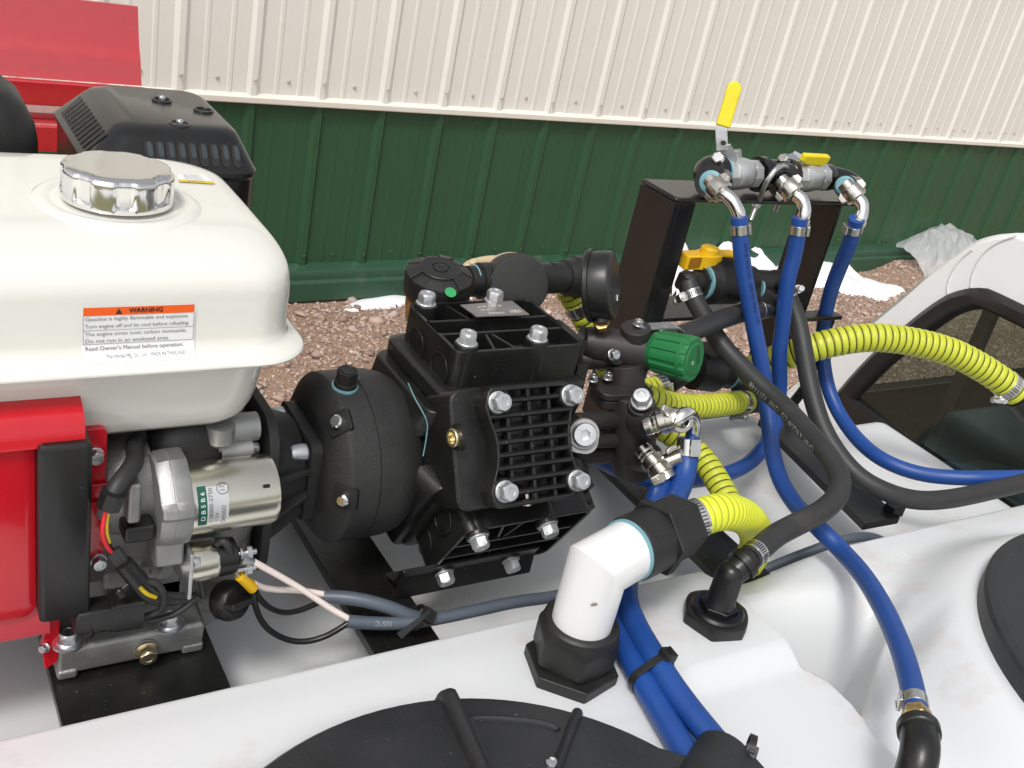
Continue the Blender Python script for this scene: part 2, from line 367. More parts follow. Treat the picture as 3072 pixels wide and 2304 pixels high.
# ---- snow
def snow(name, poly_uv, seed, h=.05, pile=0.):
    P = [A(u, v, z=GZ) for u, v in poly_uv]; lump = .03
    px_ = np.array([p.x for p in P]); py_ = np.array([p.y for p in P]); st = .02
    xs = np.arange(px_.min()-.1, px_.max()+.1, st); ys = np.arange(py_.min()-.1, py_.max()+.1, st)
    XX, YY = np.meshgrid(xs, ys); d = np.full(XX.shape, 1e9); ins = np.zeros(XX.shape, bool)
    for i in range(len(P)):
        x1, y1, x2, y2 = px_[i-1], py_[i-1], px_[i], py_[i]
        tt = np.clip(((XX-x1)*(x2-x1)+(YY-y1)*(y2-y1))/((x2-x1)**2+(y2-y1)**2), 0, 1)
        d = np.minimum(d, np.hypot(XX-x1-tt*(x2-x1), YY-y1-tt*(y2-y1)))
        c = ((y1 > YY) != (y2 > YY)) & (XX < (x2-x1)*(YY-y1)/(y2-y1+1e-12)+x1); ins ^= c
    rng = np.random.default_rng(seed); nz = np.zeros(XX.shape)
    for k in range(26):
        kx, ky = rng.normal(0, 14, 2); nz += np.sin(kx*XX+ky*YY+rng.uniform(0, 6.3))/5
    sd_ = np.where(ins, d, -d) + (.045 if pile else .02)*nz
    Z = GZ + h*(1-np.exp(-np.maximum(sd_, -.03)/.07)) + .008*nz*(sd_ > 0)
    wy_ = -XX*math.sin(WROT) + YY*math.cos(WROT); sd_ = np.where(wy_ > YW-.005, -1, sd_)
    Z = Z + pile*np.exp(-np.maximum(0, YW-.03-wy_)/.16)*np.clip((sd_+.02)/.10, 0, 1)*(1+.4*nz)*(1-.80*np.clip((XX-px_.min())/(px_.max()-px_.min())*1.9-.55, 0, 1)) if pile else Z
    idx = -np.ones(XX.shape, int); vs = []; fs = []; R, C = XX.shape
    keep = sd_ > -.02
    for j in range(R-1):
        for i in range(C-1):
            if keep[j, i] and keep[j, i+1] and keep[j+1, i] and keep[j+1, i+1]:
                q = []
                for a, b in ((j, i), (j, i+1), (j+1, i+1), (j+1, i)):
                    if idx[a, b] < 0: idx[a, b] = len(vs); vs.append((XX[a, b], YY[a, b], Z[a, b]))
                    q.append(int(idx[a, b]))
                fs.append(tuple(q))
    mb = MB(); mb.add(vs, fs); return tag(mb.build(name, M['snow'], smooth=60), kind='structure')
snow('snow_patch', [(1395,632),(1420,575),(1500,545),(1600,540),(1740,545),(1815,560),(1848,580),(1846,604),(1900,622),(1942,634),(1938,648),(1905,656),(1850,640),(1790,626),(1700,634),(1600,640),(1500,634)], 1, .05, .22)
snow('snow_patch', [(700,668),(735,659),(790,652),(860,645),(1010,634),(1010,641),(870,655),(815,660),(775,672),(745,676)], 4, .025, 0.)
snow('snow_patch', [(640,672),(690,665),(700,668),(650,677)], 9, .02)
snow('snow_patch', [(1862,582),(1890,574),(1898,580),(1870,588)], 6, .03)
# ---- metal building
bld = thing('metal_building', 'cream and dark green ribbed metal building wall behind the truck', 'building', wall(X0, YW, 0))
def panel_mesh(name, z0, z1, m, ns=3, rh=.020):
    prof = []
    for k in range(ns):
        x = k*S
        prof += [(x-.030, 0), (x-.012, -rh), (x+.012, -rh), (x+.030, 0),
                 (x+.088, 0), (x+.095, -.0026), (x+.107, -.0026), (x+.114, 0), (x+.191, 0), (x+.198, -.0026), (x+.210, -.0026), (x+.217, 0)]
    prof += [(ns*S-.0305, 0)]
    mb = MB(); n = len(prof)
    vs = [(x, y, z) for z in (z0, z1) for x, y in prof] + [(x, y+.0008, z) for z in (z0, z1) for x, y in prof]
    fs = [(i, i+1, n+i+1, n+i) for i in range(n-1)] + [(2*n+i+1, 2*n+i, 3*n+i, 3*n+i+1) for i in range(n-1)] + [(i+1, i, 2*n+i, 2*n+i+1) for i in range(n-1)]
    mb.add(vs, fs); o = mb.build(name, m, None, smooth=20); return o
ZT = .93
wp = panel_mesh('wall_panel', ZT+.014, 3.5, M['cream'], rh=.013); gp = panel_mesh('wainscot_panel', .05, ZT+.01, M['green'])
first = True
for i in range(-9, 42, 3):
    for src, nm, dy in ((wp, 'wall_panel', -.012), (gp, 'wainscot_panel', 0.0)):
        Mx = WM @ Matrix.Translation((X0+i*S, YW+dy, 0))
        if first and i == -9:
            src.parent = bld; src.matrix_local = Matrix.Translation(-bld.location) @ Mx
        else: inst(src, nm, bld, Mx)
def wbox(mb, x0, x1, y0, y1, z0, z1):
    mb.M = WM; mb.box(x0, x1, y0, y1, z0, z1); mb.M = Matrix.Identity(4)
XA, XB = X0-9.2*S, X0+42*S
for j, (a, b) in enumerate(((XA, X0+.55*S), (X0+.55*S, X0+6.62*S), (X0+6.62*S, X0+16.7*S), (X0+16.7*S, XB))):   # lapped trim lengths
    mb = MB(); k = .0015*(j % 2)
    poly = [(YW+.004, ZT+.035), (YW-.03-k, ZT+.016), (YW-.034-k, ZT+.012), (YW-.034-k, ZT-.008), (YW-.031-k, ZT-.012), (YW+.004, ZT-.008)]
    mb.M = WM; mb.prism(poly, (0,0,0), (0,1,0), (0,0,1), (1,0,0), a, b+.004); mb.build('trim_strip', M['trim'], bld, smooth=30)
mb = MB(); mb.M = WM
mb.prism([(YW+.002, .185), (YW-.055, .165), (YW-.062, .150), (YW-.062, .120), (YW-.075, .110), (YW-.080, .02), (YW+.002, .012)], (0,0,0), (0,1,0), (0,0,1), (1,0,0), XA, XB)
mb.build('base_trim', M['green_trim'], bld, bevel=.004)
mb = MB(); mb.M = WM; mg = MB(); mg.M = WM
for i in range(-9, 42):
    for dx, dy, zz, m2 in ((.0, -.034, ZT+.085, mb), (.152, -.014, ZT+.085, mb), (.0, -.034, 2.62, mb), (.0, -.022, .222, mg), (.152, -.002, .226, mg)):
        c = (X0+i*S+dx, YW+dy, zz+random.uniform(-.006, .006)); m2.lathe(c, (0,-1,0), [(0,.0085),(.002,.0085),(.003,.0055),(.006,.005)], 8)
tag(mb.build('wall_screws', M['screw_w'], bld), kind='stuff'); tag(mg.build('wainscot_screws', M['screw_g'], bld), kind='stuff')
mb = MB(); wbox(mb, XA, XB, YW+.02, YW+6, .0, 3.45); mb.build('building_core', M['cream'], bld, smooth=0)
mb = MB(); mb.M = WM; mb.prism([(YW-.12, 3.5), (YW+6.2, 4.6), (YW+6.2, 4.66), (YW-.12, 3.56)], (0,0,0), (0,1,0), (0,0,1), (1,0,0), XA-.2, XB+.2); mb.build('roof', M['green'], bld, smooth=0)
# gravel bank along the wall foot at the right
xs_ = np.linspace(XBK-.05, XBK+7, 120); ys_ = np.linspace(YW-.9, YW+.012, 22)
mb = MB(); vs = []
for yy in ys_:
    for xx in xs_:
        p = wall(xx, yy, 0); vs.append((p.x, p.y, GZ+.002+float(bank_h(p.x, p.y))))
mb.add(vs, [(j*120+i, j*120+i+1, (j+1)*120+i+1, (j+1)*120+i) for j in range(21) for i in range(119)])
tag(mb.build('gravel_bank', bpy.data.materials['gravel_ground'], smooth=60), kind='structure')
# ---- red snow plough standing by the wall
YP = 3.25
pl = thing('snow_plow', 'glossy red curved snow plow blade standing by the cream wall', 'snow plow', A(100, 340, y=YP))
mb = MB(); prof = []
xr = A(310, 190, y=YP).x
for p_ in smoothline([(298,14,0),(298.6,40,0),(300,80,0),(301.8,115,0),(303.6,140,0),(306.6,168,0),(310,190,0)], 8):
    q_ = A(p_.x, p_.y, x=xr); prof.append((q_.y, q_.z))
zc_ = A(304, 132, x=xr).z; prof = [(y + .55*max(0, zc_-z) - .25*max(0, min(.06, zc_+.03-z)), z) for y, z in prof]
zz0 = prof[-1][1]
outer = prof + [(y+.012, z) for y, z in reversed(prof)]
mb.prism(outer, (0,0,0), (0,1,0), (0,0,1), (1,0,0), xr-1.9, xr); mb.build('moldboard', M['plowred'], pl, smooth=50)
mb = MB(); mb.box(xr-1.9, xr+.01, YP-.014, YP+.012, zz0-.070, zz0+.001); mb.build('cutting_edge', M['plowred'], pl, bevel=.006)
mb = MB(); p = A(170, 255, y=YP+.05)
mb.box(xr-1.5, xr-.08, YP+.02, YP+.12, zz0-.19, zz0-.10); mb.build('push_beam', M['plowred'], pl, bevel=.006)
q0 = A(104, 260, y=YP-.03); q1 = A(215, 330, y=YP-.03)
mb = MB(); mb.box(q0.x-.05, q1.x, YP-.05, YP+.02, q1.z, q0.z-.01); mb.build('mount_box', M['plowred'], pl, bevel=.008)
mb = MB(); mb.box(q0.x+.18, q0.x+.23, YP-.01, YP+.04, 0.012, q1.z); mb.build('stand_leg', M['plowred'], pl, bevel=.004)
mb = MB(); mb.box(q0.x-.9, q0.x-.85, YP-.01, YP+.04, 0.012, zz0-.15); mb.build('stand_leg', M['plowred'], pl, bevel=.004)
# ---- crumpled clear plastic sheet on the gravel
def plastic():
    m = bpy.data.materials.new('clear_plastic_film'); m.use_nodes = True; N = m.node_tree.nodes; L = m.node_tree.links; b = N['Principled BSDF']
    b.inputs['Base Color'].default_value = (.72,.73,.74,1); b.inputs['Roughness'].default_value = .22
    tr = N.new('ShaderNodeBsdfTransparent'); mx = N.new('ShaderNodeMixShader'); mx.inputs[0].default_value = .52
    out = N['Material Output']; L.new(tr.outputs[0], mx.inputs[1]); L.new(b.outputs[0], mx.inputs[2]); L.new(mx.outputs[0], out.inputs[0])
    return m
M['film'] = plastic()
c0 = A(1940, 590, z=GZ); c1 = A(2120, 560, y=c0.y); rng = np.random.default_rng(11)
mb = MB(); nu, nv = 26, 16; vs = []
ph = rng.uniform(0, 6.3, 12); kk = rng.normal(0, 7, (12, 2))
for j in range(nv):
    for i in range(nu):
        s = i/(nu-1); t = j/(nv-1)
        x = c0.x + (c1.x-c0.x)*s*1.25; hgt = .31*math.sin(PI*min(1, s*1.0+.12))**.6
        zz = GZ + .01 + hgt*math.sin(PI*t)**.8; yy = c0.y - .25 + .55*t
        nz = sum(abs(math.sin(kk[q][0]*s+kk[q][1]*t+ph[q])) for q in range(12))/12-.6
        vs.append((x+.10*nz, yy+.12*nz+rng.normal(0, .008), max(GZ+.008, zz*(1+.25*nz))+rng.normal(0, .006)*(t > .1)))
mb.add(vs, [(j*nu+i, j*nu+i+1, (j+1)*nu+i+1, (j+1)*nu+i) for j in range(nv-1) for i in range(nu-1)])
o = mb.build('plastic_sheet', M['film'], smooth=0); tag(o, 'crumpled translucent plastic sheet lying on the gravel behind the white cab', 'plastic sheet')
# ================================================================== TRUCK CAB AND BED
def glassmat():
    m = bpy.data.materials.new('tinted_window_glass'); m.use_nodes = True; N = m.node_tree.nodes; L = m.node_tree.links; b = N['Principled BSDF']
    b.inputs['Base Color'].default_value = (.25,.30,.27,1); b.inputs['Roughness'].default_value = .01; b.inputs['Metallic'].default_value = 0
    gl = N.new('ShaderNodeBsdfGlossy'); gl.inputs['Roughness'].default_value = .0; gl.inputs['Color'].default_value = (.60,.74,.68,1)
    tr = N.new('ShaderNodeBsdfTransparent'); tr.inputs['Color'].default_value = (.56,.62,.58,1)
    lw = N.new('ShaderNodeLayerWeight'); lw.inputs['Blend'].default_value = .5
    mm = N.new('ShaderNodeMath'); mm.operation = 'MULTIPLY_ADD'; mm.inputs[1].default_value = .34; mm.inputs[2].default_value = .04; L.new(lw.outputs[1], mm.inputs[0])
    mx = N.new('ShaderNodeMixShader'); L.new(mm.outputs[0], mx.inputs[0]); L.new(tr.outputs[0], mx.inputs[1]); L.new(gl.outputs[0], mx.inputs[2])
    L.new(mx.outputs[0], N['Material Output'].inputs[0]); N.remove(b); return m
M['glass'] = glassmat()
XC = 1.56
truck = thing('pickup_truck', 'white pickup truck cab with dark tinted rear window, right edge', 'pickup truck', (XC, .3, 0))
def yz(u, v, x=XC): p = A(u, v, x=x); return (p.y, p.z)
far = [yz(u, v) for u, v in [(1640,1000),(1642,940),(1655,890),(1672,862),(1700,838),(1770,780),(1823,735),(1876,692),(1930,648),(1985,600),(2035,562),(2072,535),(2108,515),(2145,506),(2185,503)]]
ymid = .28
def smooth2(P): return [(p.x, p.y) for p in smoothline([(a, b, 0) for a, b in P], 14)]
top_z = far[-1][1]
near = [(2*ymid-y, z) for y, z in reversed(far)]
# roof gently crowned between both sides
roofline = [(far[-1][0] + (near[0][0]-far[-1][0])*k/12, top_z + .035*math.sin(PI*k/12)) for k in range(1, 12)]
outline = [(far[0][0], .55)] + far + roofline + near + [(near[-1][0], .55)]
gk = [yz(u, v) for u, v in smooth2([(1800,858),(1838,812),(1885,763),(1922,730),(1961,698),(2004,664),(2044,638),(2070,628),(2098,622),(2137,622)])]
zb0 = yz(2010, 1045)[1]
gb = [yz(u, v) for u, v in smooth2([(2040,1072),(2008,1048),(1975,1014),(1930,977),(1880,943),(1842,918),(1815,895),(1801,875)])]
def mirror(p): return (2*ymid-p[0], p[1])
gw_top = [(gk[-1][0] + (mirror(gk[-1])[0]-gk[-1][0])*k/8, gk[-1][1]) for k in range(1, 8)]
gask = gk + gw_top + [mirror(p) for p in reversed(gk)] + [mirror(p) for p in reversed(gb)]  # upper far edge, near side
gask = gask + [(mirror(gb[0])[0] + (gb[0][0]-mirror(gb[0])[0])*k/8, gb[0][1]) for k in range(1, 8)] + gb
def inset(poly, d):
    n = len(poly); out = []
    area = sum(poly[i-1][0]*poly[i][1]-poly[i][0]*poly[i-1][1] for i in range(n)); sg = 1 if area > 0 else -1
    for i in range(n):
        a, b, c = V(poly[i-1]), V(poly[i]), V(poly[(i+1) % n])
        t = (c-a).normalized(); out.append((b.x - sg*t.y*d, b.y + sg*t.x*d))
    return out
def chaikin(P): return [q for i in range(len(P)) for q in (((P[i-1][0]*.25+P[i][0]*.75), (P[i-1][1]*.25+P[i][1]*.75)), ((P[i][0]*.75+P[(i+1) % len(P)][0]*.25), (P[i][1]*.75+P[(i+1) % len(P)][1]*.25)))]
for _ in range(3): gask = chaikin(gask)
gin = inset(gask, .036)
# cab shell with a window opening: outline ring stitched to the gasket outline by angle
def resample(poly, n, c):
    """points on poly along n rays from c"""
    out = []
    for k in range(n):
        a = 2*PI*k/n; d = (math.cos(a), math.sin(a)); best = None
        for i in range(len(poly)):
            x1, y1 = poly[i-1][0]-c[0], poly[i-1][1]-c[1]; x2, y2 = poly[i][0]-c[0], poly[i][1]-c[1]
            den = d[0]*(y2-y1)-d[1]*(x2-x1)
            if abs(den) < 1e-12: continue
            t = (x1*(y2-y1)-y1*(x2-x1))/den; s_ = (x1*d[1]-y1*d[0])/den
            if t > 0 and -1e-6 <= s_ <= 1+1e-6 and (best is None or t < best): best = t
        out.append((c[0]+d[0]*best, c[1]+d[1]*best))
    return out
cc = (ymid, 1.28); NN = 420
ro = resample(outline, NN, cc); rg = resample(gask, NN, cc); ri = resample(gin, NN, cc)
def ringp(r, x): return [V((x, y, z)) for y, z in r]
def scal(r, k): return [(cc[0]+(y-cc[0])*k, cc[1]+(z-cc[1])*k) for y, z in r]
mb = MB()
mb.loft([ringp(rg, XC+.03), ringp(rg, XC), ringp([(cc[0]+(y-cc[0])*.985, cc[1]+(z-cc[1])*.985) for y, z in ro], XC),
         ringp(ro, XC+.015), ringp(ro, XC+.15), ringp(ro, XC+.84), ringp(scal(ro, 1.01), XC+1.2), ringp(scal(ro, .9), XC+1.2)], cap0=False, cap1=False)
ZS0, ZS1 = 1.17, far[-1][1]-.13
def open_side(mb):      # cut the door windows out of both sides
    keep = []
    for f in mb.f:
        c = sum((V(mb.v[i]) for i in f), V((0,0,0)))/len(f)
        if XC+.15 < c.x < XC+.84 and ZS0 < c.z < ZS1 and abs(c.y-ymid) > .3: continue
        keep.append(f)
    mb.f = keep; mb.mi = [0]*len(keep)
open_side(mb)
mb.build('cab', M['truckwhite'], truck, smooth=40)
mb = MB()
mb.loft([ringp(rg, XC-.001), ringp([( (a[0]*.72+b[0]*.28), (a[1]*.72+b[1]*.28)) for a, b in zip(rg, ri)], XC-.012), ringp([( (a[0]*.3+b[0]*.7), (a[1]*.3+b[1]*.7)) for a, b in zip(rg, ri)], XC-.010), ringp(ri, XC+.006), ringp(ri, XC+.02), ringp(rg, XC+.02)], closed=True)
mb.build('window_gasket', M['gasket'], truck, smooth=50)
mb = MB(); mb.add(ringp(ri, XC+.010), [tuple(range(NN))]); mb.build('rear_window', M['glass'], truck, smooth=0)
mb = MB(); mb.loft([ringp(scal(rg, .995), XC+.03), ringp(scal(ro, .965), XC+.15), ringp(scal(ro, .965), XC+.84), ringp(scal(ro, .93), XC+1.19)], cap0=False, cap1=False); open_side(mb); mb.build('cab_lining', M['interior'], truck, smooth=40)
mb = MB(); mb.add(ringp(scal(ro, .935), XC+1.185), [tuple(range(NN))]); mb.build('windshield', M['glass'], truck, smooth=0)
mb = MB(); mb.box(XC+.75, XC+1.17, ymid-.62, ymid+.62, .8, 1.20); mb.build('dashboard', M['interior'], truck, bevel=.03)
for s_ in (1, -1):
    ys = [y for (y, z) in far if ZS0-.05 < z < ZS1+.05]; zs = [z for (y, z) in far if ZS0-.05 < z < ZS1+.05]
    pr_ = sorted(zip(zs, ys)); pp0, pp1 = pr_[0], pr_[-1]
    yA, yB = (pp0[1]-.012, pp1[1]-.012) if s_ > 0 else (2*ymid-pp0[1]+.012, 2*ymid-pp1[1]+.012)
    mb = MB(); mb.add([(XC+.14, yA, pp0[0]), (XC+.85, yA, pp0[0]), (XC+.85, yB, pp1[0]), (XC+.14, yB, pp1[0])], [(0,1,2,3)]); mb.build('door_glass', M['glass'], truck, smooth=0)
mb = MB(); pm = A(1992, 1000, x=XC+.012)
mb.box(XC+.012, XC+.03, pm.y-.012, pm.y+.012, gb[0][1]-.02, gk[-1][1]); mb.build('window_divider', M['gasket'], truck, bevel=.003)
mb = MB(); sp_ = A(2175, 1150, x=XC+.2)
pts = []
for k in range(24):
    a = PI*k/23; pts.append((sp_.y-.05 + .24*math.cos(a), sp_.z-.03 +   .125*math.sin(a)**.7))
mb.prism(pts + [(sp_.y-.29, .8), (sp_.y+.19, .8)], (0,0,0), (0,1,0), (0,0,1), (1,0,0), XC+.17, XC+.30); mb.build('seat_back', mat('dark_seat_cloth', (.05,.055,.055), .85), truck, bevel=.02, seg=3)
mb = MB(); mb.tube([V((XC+.168, a, b)) for a, b in pts], .012, 10); mb.build('seat_piping', M['seat'], truck)
# crease between roof and rear pillar
cr_pts = [A(u, v, x=XC-.0015) for u, v in [(2096,622),(2100,595),(2112,565),(2132,540),(2160,522),(2196,510)]]
mb = MB(); mb.tube(smoothline(cr_pts, .01), .0011, 6); mb.build('roof_seam', mat('pale_seam_line', srgb(214,211,207), .5), truck)  # seam drawn as a thin pale grey tube
cr_pts = [A(u, v, x=XC-.0015) for u, v in [(2046,634),(2048,612),(2058,585),(2076,560),(2100,540)]]
mb = MB(); mb.tube(smoothline(cr_pts, .01), .0012, 6); mb.build('roof_seam', bpy.data.materials['pale_seam_line'], truck)
mb = MB(); mb.box(-.72, XC-.02, -.42, .985, .86, .95); mb.build('flat_bed', M['truckwhite'], truck, bevel=.01)
mb = MB(); mb.box(-.7, XC+1.0, -.05, .6, .5, .86); mb.build('chassis', M['frame'], truck)
for wx in (0.1,):
    for yy in (-.36, .84):
        mb = MB(); mb.lathe((wx, yy, .34), (0,1,0), [(-.09,.2),(-.10,.28),(-.08,.33),(.08,.33),(.10,.28),(.09,.2)], 40); mb.build('wheel', M['rubber'], truck)
# ================================================================== SPRAY TANK
def sst(a, b, x):
    t = np.clip((x-a)/(b-a), 0, 1); return t*t*(3-2*t)
L1 = (.312, .284, .2235); L2 = (1.098, .21, .2727)
YR = .606
def tank_z(X, Y):
    z = np.full(X.shape, 1.386)
    # hump beside the tank fitting
    z += .012*sst(.570, .622, X)*sst(.448, .482, Y)*(1-sst(.80, .93, X))
    # groove between the two lids
    edge = .728 + .012*sst(.46, .43, Y)*sst(.36, .40, Y) - .012*sst(.56, .60, Y)
    right = 1 - sst(.79, .93, X + .11*sst(.45, .38, Y))
    z -= .034*sst(edge, edge+.026, X)*right
    ln = Y - .408 - .62*(X-.757)
    z -= .185*sst(edge, edge+.022, X)*sst(-.016, .008, ln)*(1-sst(.460, .575, Y+.35*(X-.80)))*(1-sst(.835, .96, X))
    # collars under the lids
    r2 = np.hypot(X-L2[0], Y-L2[1]); z += .052*(1-sst(L2[2]+.005, L2[2]+.085, r2))
    r1 = np.hypot(X-L1[0], Y-L1[1]); z += .016*(1-sst(L1[2]-.005, L1[2]+.025, r1))
    # well behind the front ridge
    pad = 1.300 - .012*sst(.698, .712, X) + .051*sst(.80, .962, Y)*(1-sst(1.12, 1.26, X))
    w = sst(YR-.012, YR+.028, Y); 
    z = z*(1-w) + pad*w
    z -= .004*sst(YR-.05, YR-.005, Y)
    z -= .05*sst(.955, .985, Y)
    # rounded outer edges
    z -= .06*(1-sst(-.70, -.64, X)) + .06*sst(1.47, 1.53, X) + .06*(1-sst(-.42, -.36, Y))
    return z
def tank_h(x, y): return float(tank_z(np.array([x]), np.array([y]))[0])
tank = thing('spray_tank', 'large white plastic spray tank with black lids filling the truck bed', 'tank', (.4, .3, .95))
xs = np.unique(np.concatenate([np.linspace(-.7, 1.53, 180), np.linspace(.71, .87, 64), np.linspace(.69, .72, 10)]))
ys = np.unique(np.concatenate([np.linspace(-.42, .985, 118), np.linspace(YR-.03, YR+.04, 32), np.linspace(.34, .52, 60)]))
XX, YY = np.meshgrid(xs, ys); ZZ = tank_z(XX, YY); nxx, nyy = len(xs), len(ys)
mb = MB()
vs = np.stack([XX, YY, ZZ], 2).reshape(-1, 3).tolist()
fs = [(j*nxx+i, j*nxx+i+1, (j+1)*nxx+i+1, (j+1)*nxx+i) for j in range(nyy-1) for i in range(nxx-1)]
bd = [i for i in range(nxx)] + [j*nxx+nxx-1 for j in range(1, nyy)] + [(nyy-1)*nxx+i for i in range(nxx-2, -1, -1)] + [j*nxx for j in range(nyy-2, 0, -1)]
o0 = len(vs); vs += [(vs[b][0], vs[b][1], .951) for b in bd]
fs += [(bd[k], o0+k, o0+(k+1) % len(bd), bd[(k+1) % len(bd)]) for k in range(len(bd))] + [tuple(range(o0+len(bd)-1, o0-1, -1))]
mb.add(vs, fs); mb.build('tank_body', M['poly'], tank, smooth=50)
# ---- front lid with ribs, raised sector and hinge
lx, ly, lr = L1; lz = 1.40
mb = MB(); mb.lathe((lx, ly, lz), (0,0,1), [(-.004, lr), (.014, lr), (.0185, lr-.004), (.020, lr-.012), (.0215, .02)], 96)
lid = mb.build('lid', M['lid'], tank, smooth=30)
def topz(r): return lz+.0202
hub = V((lx-.045, ly-.06, 0))
def lidrib(u0, v0, u1, v1, wd, h, nm='lid_rib', h0=None):
    a = A(u0, v0, z=lz+.02); b = A(u1, v1, z=lz+.02); d = (b-a).normalized(); n = V((-d.y, d.x, 0)); L_ = (b-a).length
    hh = h0 if h0 is not None else h
    mb = MB(); R = []
    for t in np.linspace(0, 1, 14):
        p = a.lerp(b, t); hz = (hh + (h-hh)*t); e = .35 + .65*min(1, t*10)**.5 if True else 1
        R.append([V((p.x, p.y, 0)) + n*x + V((0,0,lz+.012+z)) for x, z in
                  [(-wd,0),(-wd*.75,.006+hz*.5*e),(-wd*.5,.007+hz*.9*e),(0,.008+hz*e),(wd*.5,.007+hz*.9*e),(wd*.75,.006+hz*.5*e),(wd,0)]])
    mb.loft(R); return mb.build(nm, M['lid'], lid, smooth=50)
lidrib(962, 1497, 1045, 1680, .0085, .010, h0=.013)
lidrib(1249, 1535, 1195, 1680, .0055, .007, h0=.009)
# raised border of the recessed sector between the ribs
for pts in ([(1010,1566),(1014,1556),(1040,1553),(1100,1555),(1160,1562),(1196,1572),(1204,1580)],):
    mb = MB(); mb.tube(smoothline([A(u, v, z=lz+.0195) for u, v in pts], .004), .0032, 8); mb.build('lid_sector_rim', M['lid'], lid)
mb = MB(); mb.tube([A(1016, 1560, z=lz+.0195), A(1060, 1680, z=lz+.02)], .0035, 8); mb.build('lid_sector_rim', M['lid'], lid)
mb = MB(); mb.lathe(A(1190, 1659, z=lz+.02), (0,0,1), [(0,.006),(.006,.005),(.007,.002)], 12); mb.build('lid_button', M['chrome'], lid)
# hinge ear at the right of the lid
hz = 1.402
ear = [A(u, v, z=hz+.02) for u, v in [(1395,1600),(1440,1612),(1500,1630),(1530,1640),(1545,1660),(1500,1720),(1380,1700)]]
mb = MB(); mb.loft([[V((p.x, p.y, hz-.008)) for p in ear], [V((p.x, p.y, hz+.018)) for p in ear]]); mb.build('hinge_flange', M['lid'], lid, bevel=.003)
c = A(1590, 1622, z=hz+.03)
mb = MB(); e1 = (A(1640, 1650, z=hz+.03)-c).normalized(); e2 = V((-e1.y, e1.x, 0)); prof = []
for k in range(9): a = PI*k/8; prof.append((-.026+.018*math.cos(PI-a)*1.0, .012+.022*math.sin(a)))
poly = [(-.034, -.012)] + [(-.008-.024*math.cos(PI*k/8*.62), .012+.020*math.sin(PI*k/8*.62)) for k in range(9)] + [(.034, .014), (.038, -.012)]
mb.prism(poly, (c.x, c.y, hz), e1, (0,0,1), e2, -.075, .014); mb.build('hinge', M['lid'], lid, bevel=.004, seg=3)
# ---- rear lid on its raised collar
lx, ly, lr = L2; lz2 = 1.436
mb = MB(); mb.lathe((lx, ly, lz2), (0,0,1), [(-.004, lr-.012), (0, lr), (.020, lr), (.0235, lr-.003), (.0245, lr-.012), (.0215, lr-.018), (.022, .03)], 110)
mb.build('lid', M['lid'], tank, smooth=28)
# ================================================================== SKID FRAME
fr = thing('skid_frame', 'black painted steel skid frame with upright hoop, standing in the tank well', 'frame', (.6, .75, 1.35))
ZP = 1.3615
def plate(name, x0, x1, y0, y1, z0=ZP-.0105, z1=ZP, b=.0012): 
    mb = MB(); mb.box(x0, x1, y0, y1, z0, z1); return mb.build(name, M['frame'], fr, bevel=b)
plate('cross_rail', .104, .2335, .600, .955); plate('cross_rail', .362, .4275, .600, .955)
plate('cross_rail', .770, .838, .600, .955)
mb = MB(); q = [A(1640,905,z=ZP), A(1868,1132,z=ZP), A(1945,1118,z=ZP), A(1712,905,z=ZP)]
mb.loft([[V((p.x, p.y, h)) for p in q] for h in (ZP-.010, ZP)]); mb.build('cross_rail', M['frame'], fr, bevel=.001)
mb = MB(); p = A(1935, 1107, z=ZP); mb.box(p.x-.012, p.x+.012, p.y-.004, p.y+.012, ZP-.006, ZP+.010); mb.build('rail_clip', M['frame'], fr, bevel=.001)
mb = MB(); mb.box(.09, 1.19, .912, .945, ZP+.001, ZP+.005); mb.build('long_rail', M['frame'], fr, bevel=.001)
# pump foot: angle bar with two bolts
f0 = A(870, 1247, y=.672); f1 = A(1163, 1197, y=.672)
mb = MB(); mb.M = Matrix.Translation((0, .76, 1.48)) @ Matrix.Rotation(math.radians(120), 4, 'X')
mb.prism([(-.026,.1135),(-.026,.1175),(-.0535,.1175),(-.066,.1055),(-.066,.1005),(-.0520,.1135)], (0,0,0), (0,1,0), (0,0,1), (1,0,0), f0.x, f1.x); mb.M = Matrix.Identity(4)
mb.build('foot_bracket', M['frame'], fr, bevel=.0012)
mb = MB(); mb.box(f0.x, f1.x, .6775, .6815, ZP+.0003, f0.z+.000); mb.box(f0.x, f1.x, .6818, .705, ZP+.0003, ZP+.004); mb.build('foot_angle', M['frame'], fr, bevel=.001)
# hoop
HY0, HY1, HZ = .900, .972, 1.692
hx0, hx1 = A(1462, 428, y=HY0).x, A(1872, 433, y=HY0).x
mb = MB(); mb.box(hx0, hx1, HY0, HY1, HZ-.006, HZ); mb.build('top_plate', M['blkpaint'], fr, bevel=.003)
mb = MB(); mb.box(hx0+.0005, hx0+.0065, HY0+.001, HY1-.001, ZP, HZ-.0065); mb.box(hx0+.0068, hx0+.034, HY0+.001, HY0+.007, ZP, HZ-.0065)
mb.build('hoop_post', M['blkpaint'], fr, bevel=.0012)
mb = MB(); mb.box(hx1-.046, hx1-.040, HY0+.001, HY1-.001, ZP, HZ-.0065); mb.box(hx1-.0398, hx1-.012, HY1-.008, HY1-.002, ZP, HZ-.0065)
mb.build('hoop_post', M['blkpaint'], fr, bevel=.0012)
zc = A(1440, 690, y=HY0).z
mb = MB(); mb.box(hx0+.036, hx1-.047, HY0+.002, HY1-.004, zc-.005, zc); mb.build('cross_shelf', M['blkpaint'], fr, bevel=.001)
g0 = A(1700, 652, y=.90); g1 = A(1765, 668, y=.90)
